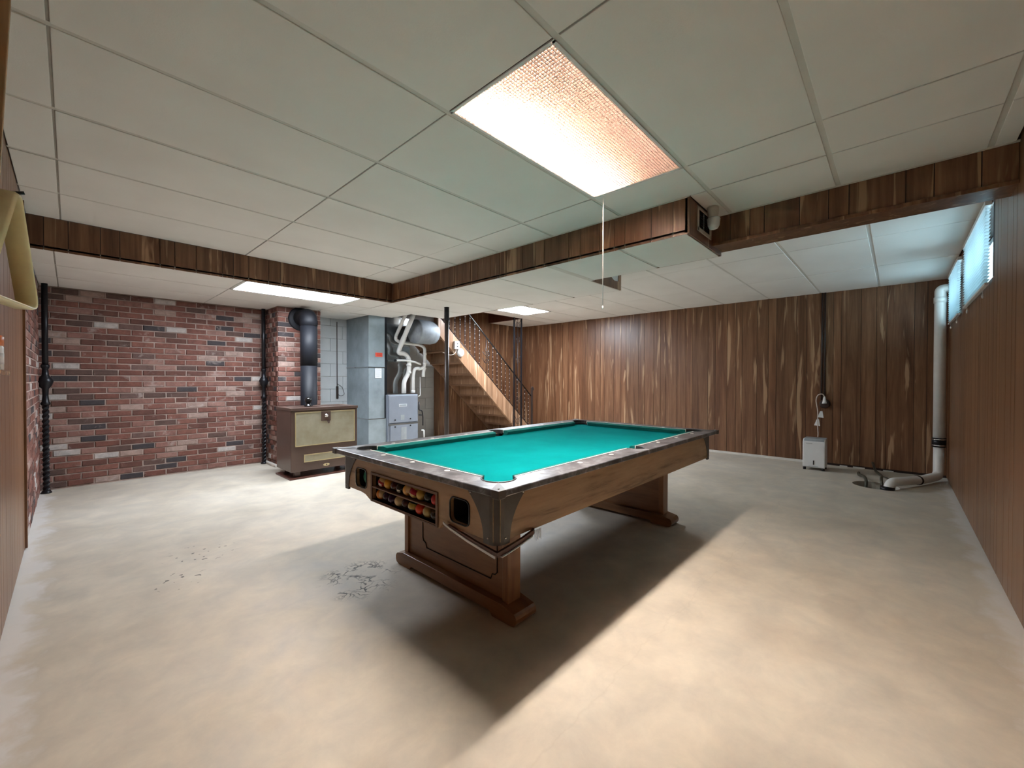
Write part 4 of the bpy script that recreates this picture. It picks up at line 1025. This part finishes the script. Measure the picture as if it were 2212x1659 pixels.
MB().tube([mv((3.455, Yp - .01, 1.468)), mv((3.487, Yp - .01, 1.47))], .02, 10).build('end_cap', 'black', vp)
pipe('condensate_line', [(3.972, Yp + .05, 1.22), (3.972, Yp + .05, .897), (3.89, Yp + .05, .893)], .009, 'pvc', vp, .03)
pipe('condensate_trap', [(3.90, 5.66, .345), (3.936, 5.64, .345), (3.940, 5.64, .20)], .013, 'pvc', vp, .03)
gl = MB().tube(bend([(3.975, 5.84, .80), (3.975, 5.84, .66), (4.02, 5.82, .655), (4.04, 5.82, .55), (4.04, 5.82, .40)], .03), .010, 8); gl.tube([(3.97, 5.84, .58), (4.04, 5.82, .575)], .011, 8)
tag(gl.build('gas_line', 'black'), 'thin black gas line bending down at the right side of the furnace', 'pipe')

# steel post under the beam
po = empty('support_post', (3.467, 4.443, 0), 'dark brown round steel support post from floor to the low ceiling box', 'post')
MB().tube([(3.467, 4.443, .01), (3.467, 4.443, 1.98)], .029, 18).build('lower_tube', 'bronze', po); MB().tube([(3.467, 4.443, 1.97), (3.467, 4.443, LOW - .008)], .033, 18).build('upper_sleeve', 'black', po)
MB().lathe([(.033, LOW - .008), (.036, LOW)], (3.467, 4.443, 0), 18).build('top_cap', 'black', po)
box('base_plate', 'black', 3.41, 3.52, 4.39, 4.50, 0, .012, po)

# ------------------------------------------------------------------ staircase
sr = empty('staircase', (5.6, 5.98, 0), 'open-backed wooden basement staircase descending along the panelled wall', 'staircase')
SY_N, SY_F = 5.50, 6.44
def zline(x): return 1.048 + .862 * (5.09 - x)
RISE = .2023
k = 1
ks = []
zt = 1.048 - RISE * 5
while zt < 2.12:
    if zt > .02: ks.append(zt)
    zt += RISE
for z in ks:
    xb = 5.09 - (z - 1.048) / .862
    box('tread', 'treadwood', xb, xb + .262, SY_N + .04, SY_F - .01, z, z + .034, sr, .006)
    if z - RISE > -.1: box('riser', 'stringer', xb + .236, xb + .246, SY_N + .04, SY_F - .01, max(0, z - RISE + .034), z, sr)
def stringer(y0, y1, nm, mat):
    def zu(x): return 1.998 - .877 * (x - 4.368)
    def zl(x): return 1.528 - .905 * (x - 4.557)
    mb = MB(); x = 3.75; i = 1
    return zu, zl
zu = lambda x: 1.998 - .877 * (x - 4.368)
zl = lambda x: 1.528 - .905 * (x - 4.557)
# near stringer faced with panelling planks
sn = empty('near_stringer', (5.0, SY_N + .02, 0), parent=sr)
x = 4.12; i = 0
while x < 6.38:
    w = [.10, .15, .085, .12, .17][i % 5]; i += 1; e_ = min(x + w, 6.40); a0, a1 = x + .001, e_ - .001
    MB().plate([(a0, max(.0, zl(a0))), (a1, max(.0, zl(a1))), (a1, max(.02, zu(a1))), (a0, max(.02, zu(a0)))], [], SY_N, SY_N + .04, 'y').build('plank', 'stringer', sn)
    x = e_
MB().plate([(4.12, zl(4.12) + .02), (5.10, zl(5.10) + .02), (6.2, max(.0, zl(6.2) + .02)), (6.4, 0.0), (6.44, .08), (4.12, zu(4.12))], [], SY_F - .03, SY_F, 'y').build('far_stringer', 'treadwood', sr)
# railing
rl = empty('stair_railing', (5.6, 5.52, .6), 'black iron stair railing with beaded twisted balusters and a scroll', 'railing')
zr = lambda x: 2.30 - .878 * (x - 4.82)
MB().tube([(3.95, 5.52, zr(3.95)), (6.48, 5.52, zr(6.48))], .013, 8).build('handrail', 'gloss_black', rl)
MB().tube([(4.0, 5.52, zu(4.0) + .03), (6.40, 5.52, zu(6.40) + .03)], .007, 6).build('bottom_rail', 'black', rl)
x = 4.14; i = 0
while x < 6.42:
    if not (5.09 < x < 5.19) and abs(x - 5.972) > .04 and abs(x - 6.186) > .04:
        z0, z1 = zu(x) + .03, zr(x) - .01; mb = MB(); n_ = 24; vv = []; ff = []
        for q in range(n_ + 1):
            z = z0 + (z1 - z0) * q / n_
            for kk in range(4): a_ = kk * PI / 2 + z * 28; vv.append((x + .0062 * math.cos(a_), 5.52 + .0062 * math.sin(a_), z))
        for q in range(n_):
            for kk in range(4): k2 = (kk + 1) % 4; ff.append((4 * q + kk, 4 * q + k2, 4 * q + 4 + k2, 4 * q + 4 + kk))
        mb.add(vv, ff); bo = mb.build('baluster', 'black', rl)
        bd_ = MB()
        for z in [z0 + .045 + .0822 * t for t in range(8)]:
            if z < z1 - .02: bd_.sphere((x, 5.515, z), .0085, 8, 6)
        bd_.build('beads', 'bead', bo)
    x += .113; i += 1
# scroll ornament
sc_ = MB(); cx, cz = 5.215, 1.62
for (ox, oz, s_, a0) in ((0, .10, 1, 0), (0, -.10, -1, 0), (.045, .02, 1, 90)):
    sc_.tube([(cx + ox + s_ * (.012 + .045 * t / 14) * math.cos(math.radians(a0 + t * 26)), 5.52, cz + oz + (.012 + .045 * t / 14) * math.sin(math.radians(a0 + t * 26))) for t in range(15)], .0045, 6)
sc_.tube([(cx - .09, 5.52, cz + .06), (cx + .10, 5.52, cz - .10)], .0045, 6); sc_.tube([(cx - .10, 5.52, cz - .05), (cx - .02, 5.52, cz - .14)], .0045, 6)
sc_.tube([(cx, 5.52, zu(cx) + .03), (cx, 5.52, zr(cx))], .005, 6)
sc_.build('scroll', 'black', rl)
nw = MB().box(6.50, 6.532, 5.505, 5.537, 0, 1.0); nw.tube(bend([(6.515, 5.52, .98), (6.52, 5.52, 1.03), (6.57, 5.52, .99), (6.56, 5.52, .95)], .02), .011, 8); nw.build('newel_post', 'bronze', rl)
# ornamental column of two bars
oc = empty('ornamental_column', (6.036, 5.48, 0), 'narrow black iron column of two bars with scrollwork, by the foot of the stairs', 'iron column')
for x in (5.930, 6.142): box('bar', 'black', x - .012, x + .012, 5.468, 5.492, 0, UP, oc)
for z in (.35, .75, 1.15, 1.55, 1.95, 2.25):
    mb = MB(); mb.tube([(6.036 + .05 * math.cos(t * PI / 8), 5.480, z + .05 * math.sin(t * PI / 8)) for t in range(16)], .004, 6, closed=True)
    mb.tube([(5.943, 5.480, z + .12), (5.997, 5.480, z + .04)], .004, 6); mb.tube([(6.129, 5.480, z + .12), (6.075, 5.480, z + .04)], .004, 6)
    mb.build('scroll', 'black', oc)
MB().tube([(6.036, 5.480, .02), (6.036, 5.480, UP)], .004, 6).build('centre_rod', 'black', oc)
# outlet box and round alarm on the stringer
ob = empty('outlet_box', (4.48, 5.485, 1.69), 'white surface outlet box on the side of the staircase', 'outlet')
box('housing', 'white_plastic', 4.437, 4.533, 5.455, 5.499, 1.690, 1.825, ob, .004)
for z in (1.735, 1.782): box('socket', 'dark_in', 4.475, 4.50, 5.452, 5.456, z - .012, z + .008, ob)
al = MB().lathe([(.072, 5.499), (.072, 5.475), (.064, 5.462), (.001, 5.458)], (4.575, 0, 1.635), 28, 'y')
tag(al.build('smoke_alarm', 'white_plastic'), 'round white alarm disc on the stair side below the outlet box', 'smoke alarm')
cb = MB().tube(bend([(4.47, 5.478, 1.69), (4.46, 5.46, 1.64), (4.40, 5.46, 1.59), (4.33, 5.47, 1.58), (4.20, 5.49, 1.62)], .04), .005, 6)
tag(cb.build('outlet_cable', 'cord'), 'loose pale cable curling from the outlet box on the stairs', 'cable')

# ------------------------------------------------------------------ vent, ceiling fixture
vg = empty('air_vent', ((VX0 + VX1) / 2, BOX_Y - .008, VZ0), 'white framed air vent in the end of the panelled ceiling box', 'vent')
f_ = MB()
for (a_, b_, c_, d_) in ((VX0, VX1, VZ0, VZ0 + .028), (VX0, VX1, VZ1 - .016, VZ1), (VX0, VX0 + .032, VZ0, VZ1), (VX1 - .032, VX1, VZ0, VZ1)): f_.box(a_, b_, BOX_Y - .012, BOX_Y - .005, c_, d_)
f_.build('frame', 'pvc_aged', vg, .002)
g_ = MB(); g_.box(VX0 + .02, VX1 - .02, BOX_Y + .02, BOX_Y + .024, VZ0, VZ1)
g_.build('backing', 'dark_in', vg)
for i in range(8): box('louvre_blade', 'dark_in', VX0 + .03, VX1 - .03, BOX_Y - .003, BOX_Y + .012, VZ0 + .030 + i * .016, VZ0 + .032 + i * .016, vg)
box('centre_bar', 'dehum_top', (VX0 + VX1) / 2 - .002, (VX0 + VX1) / 2 + .002, BOX_Y - .006, BOX_Y - .001, VZ0 + .025, VZ1 - .02, vg)
cf = empty('ceiling_lampholder', (3.09, .955, UP), 'white plastic cup-shaped fitting hanging from the ceiling beside the vent', 'ceiling fitting')
MB().lathe([(.036, UP), (.037, UP - .02), (.034, UP - .065), (.030, UP - .075)], (3.09, .955, 0), 24).build('base', 'pvc_aged', cf)
MB().lathe([(.040, UP - .078), (.043, UP - .085), (.038, UP - .13), (.028, UP - .150), (.018, UP - .154)], (3.095, .952, 0), 24).build('cup', 'white_plastic', cf)
MB().lathe([(.028, UP - .066), (.034, UP - .084)], (3.092, .954, 0), 12).build('collar', 'pvc_aged', cf)

# ------------------------------------------------------------------ drain pipe at the far right corner
dp = empty('drain_pipe', (6.9, -.36, 0), 'white plastic drain pipe standing in the far right corner and running to the floor pit', 'drain pipe')
R_ = .051
MB().tube(bend([(6.90, YR + .01, 2.235), (6.90, -.362, 2.235), (6.90, -.362, 2.15), (6.90, -.364, .50)], .07, 6), R_, 20).build('riser', 'pvc', dp)
MB().tube([(6.90, -.362, 2.14), (6.90, -.362, 2.075)], R_ * 1.12, 20).build('coupling', 'pvc', dp)
MB().tube([(6.90, -.364, .505), (6.90, -.364, .40)], R_ * 1.18, 20).build('rubber_coupling', 'black', dp)
for z in (.49, .42): MB().tube([(6.90, -.364, z - .006), (6.90, -.364, z + .006)], R_ * 1.24, 20).build('hose_clamp', 'chrome', dp)
MB().tube(bend([(6.90, -.364, .41), (6.895, -.364, .062), (6.50, -.215, .060), (6.02, .045, .075), (5.985, .065, -.10)], .075, 6), R_ * .92, 18).build('floor_run', 'pvc', dp)
MB().tube([(6.44, -.185, .062), (6.425, -.177, .062)], R_ * 1.05, 16).build('strap', 'conduit', dp)
MB().tube([(5.99, .062, .03), (5.985, .065, -.03)], R_ * 1.2, 18).build('rubber_coupling', 'black', dp)
hs_ = MB().tube(bend([(6.75, .34, .015), (6.55, .33, .02), (6.38, .28, .05), (6.22, .24, .03), (6.14, .26, -.15)], .09), .016, 8)
tag(hs_.build('sump_hose', 'hose'), 'dark hose coming from the wall foot into the sump pit', 'hose')
hs_ = MB().tube(bend([(7.13, .22, .10), (6.95, .19, .03), (6.55, .12, .04), (6.28, .12, .06), (6.20, .10, -.15)], .08), .014, 8); hs_.tube(bend([(6.4, .11, .06), (6.26, .05, .07), (6.17, .13, -.15)], .06), .008, 6)
tag(hs_.build('pump_cable', 'hose'), 'olive cable looping into the pit beside the white drain pipe', 'cable')

# ------------------------------------------------------------------ conduit and outlet on the far wall
cd = empty('conduit', (XE - .02, .745, .9), 'dark brown double conduit dropping down the far panelled wall to an outlet', 'conduit')
for y in (.735, .768): MB().tube([(XE - .016, y, UP), (XE - .016, y, .90)], .011, 8).build('tube', 'conduit', cd)
MB().lathe([(.062, XE - .002), (.062, XE - .030), (.045, XE - .040)], (0, .728, .845), 20, 'x').build('outlet_housing', 'conduit', cd)
pg = MB(); pg.lathe([(.030, -.05), (.022, -.02), (.014, .03), (.008, .05)], (XE - .07, .728, .90), 12)
pl = empty('power_cord', (XE - .07, .76, .40), 'pale power cord looping from the wall outlet down to the white dehumidifier', 'cord')
pg.build('plug', 'white_plastic', pl)
MB().tube(bend([(XE - .07, .728, .945), (XE - .07, .745, .985), (XE - .07, .80, .975), (XE - .07, .825, .90), (XE - .07, .80, .75), (XE - .08, .80, .55), (XE - .1, .79, .42), (XE - .18, .785, .40)], .05), .007, 8).build('cord', 'cord', pl)
for (y, z) in ((.762, .70), (.80, .585)):
    MB().add([(XE - .085, y - .028, z - .045), (XE - .085, y + .040, z - .040), (XE - .08, y + .012, z + .045), (XE - .08, y - .014, z + .048), (XE - .075, y - .02, z - .04), (XE - .075, y + .03, z - .04)], [(0, 1, 2, 3), (4, 3, 2, 5), (0, 3, 4), (1, 5, 2)]).build('tie_tag', 'white_plastic', pl, fixn=False)

# ------------------------------------------------------------------ dehumidifier
dh = empty('dehumidifier', (6.73, .785, 0), 'white portable dehumidifier standing on the floor before the far panelled wall', 'dehumidifier')
DX0, DX1, DY0, DY1, DZ0, DZ1 = 6.60, 6.85, .665, .903, .035, .405
pr = [(DX0, DZ0), (DX1, DZ0), (DX1, DZ1), (DX0 + .05, DZ1), (DX0, DZ1 - .030)]
MB().plate(pr, [], DY0, DY1, 'y').build('body', 'white_plastic', dh, .010)
MB().add([(DX0 + .004, DY0 + .012, DZ1 - .027), (DX0 + .004, DY1 - .012, DZ1 - .027), (DX0 + .05, DY1 - .012, DZ1 + .003), (DX0 + .05, DY0 + .012, DZ1 + .003), (DX1 - .01, DY1 - .012, DZ1 + .003), (DX1 - .01, DY0 + .012, DZ1 + .003)], [(0, 1, 2, 3), (3, 2, 4, 5)]).build('top_panel', 'dehum_top', dh, fixn=False)
box('level_window', 'dark_in', DX0 - .002, DX0 + .002, .778, .790, .072, .128, dh)
box('bucket_seam', 'dehum_top', DX0 - .001, DX0 + .002, .735, .835, .050, .054, dh)
ml = MB()
for i in range(5): ml.box(DX0 - .0015, DX0 + .002, .80 + .014 * i, .81 + .014 * i, .342, .350)
ml.build('printed_mark', 'dehum_top', dh)
for (x, y) in ((DX0 + .02, DY0 + .02), (DX0 + .02, DY1 - .02), (DX1 - .03, DY0 + .02), (DX1 - .03, DY1 - .02)): MB().lathe([(.018, -.015), (.018, .015)], (x, y, .018), 14, 'y').build('caster', 'black', dh)

# ------------------------------------------------------------------ left wall: cue rack items
A = Vector((-.078, 1.488, 1.619)); B = Vector((-.056, 1.643, 1.351)); Cc = Vector((-.115, 1.339, 1.350))
cen = (A + B + Cc) / 3; nrm = (B - A).cross(Cc - A).normalized()
if nrm.x > 0: nrm = -nrm
# outline with rounded corners, extruded toward the wall
def rack_loop(scale, off, rad):
    P_ = [cen + (p - cen) * scale + nrm * off for p in (A, B, Cc)]; out = []
    for i in range(3):
        a_, p, b_ = P_[i - 1], P_[i], P_[(i + 1) % 3]; q1 = p + (a_ - p).normalized() * rad; q2 = p + (b_ - p).normalized() * rad
        for t in range(9): t /= 8; out.append(q1 * (1 - t) ** 2 + p * 2 * t * (1 - t) + q2 * t * t)
    return out
lps = [rack_loop(.955, .0, .035), rack_loop(.985, -.0 - .003, .040), rack_loop(1.03, .004, .045), rack_loop(1.03, .032, .045), rack_loop(.985, .037, .04), rack_loop(.93, .035, .03), rack_loop(.93, .004, .03)]
n_ = len(lps[0]); vv = [p for l_ in lps for p in l_]; ff = []
for i in range(len(lps)):
    i2 = (i + 1) % len(lps)
    for j in range(n_): j2 = (j + 1) % n_; ff.append((i * n_ + j, i * n_ + j2, i2 * n_ + j2, i2 * n_ + j))
rk = MB().add(vv, ff, True).build('ball_rack', 'yellow')
tag(rk, 'yellowed plastic triangle ball rack hanging on the left wall', 'ball rack')
hk = MB(); q0 = A + nrm * .03
hk.tube(bend([(XL, 1.488, 1.606), (-.150, 1.488, 1.606), (-.10, 1.488, 1.598), (-.07, 1.486, 1.606)], .02), .004, 8)
tag(hk.build('wall_hook', 'gloss_black'), 'small dark peg holding the triangle rack on the left wall', 'hook')
cu = MB().tube([(-.150, 1.30, .62), (-.128, 1.56, 1.62), (-.112, 1.80, 2.22)], [.0055, .0095, .0135], 14)
# bottle with orange cap on a small bracket
sb = box('wall_shelf', 'cuewood', XL, XL + .095, 1.70, 1.98, 1.185, 1.197); tag(sb, 'small wooden ledge on the left wall below the triangle rack', 'shelf')
bt = empty('glue_bottle', (-.165, 1.83, 1.197), 'small white plastic bottle with an orange cap at the left wall', 'bottle')

BTX, BTY = -.1545, 1.83
QB = [(XL + .002, 1.69), (-.137, 1.69), (-.112, 2.231), (-.106, 2.38), (XL + .002, 2.38)]
MB().lathe([(.026, 1.197), (.028, 1.20), (.028, 1.262), (.020, 1.278), (.014, 1.282)], (BTX, BTY, 0), 20).build('bottle_body', 'white_plastic', bt)
MB().lathe([(.0285, 1.215), (.0285, 1.245)], (BTX, BTY, 0), 20).build('bottle_label', 'paper', bt)
MB().lathe([(.0285, 1.266), (.0285, 1.290), (.024, 1.295)], (BTX, BTY, 0), 20).build('cap', 'orange', bt)
# cue rack bracket at the extreme left
qb = empty('cue_rack_bracket', (XL + .004, 1.88, 1.7), 'honey brown wooden cue rack bracket with a sloping edge, high on the left wall', 'cue rack')
MB().plate(QB, [], 1.88, 1.90, 'y').build('side_board', 'cuewood', qb, .003)
box('back_rail', 'cuewood', XL + .002, XL + .018, 1.30, 1.88, 2.20, 2.30, qb, .003)
box('front_rail', 'cuewood', -.165, -.147, 1.30, 1.88, 2.24, 2.30, qb, .003)
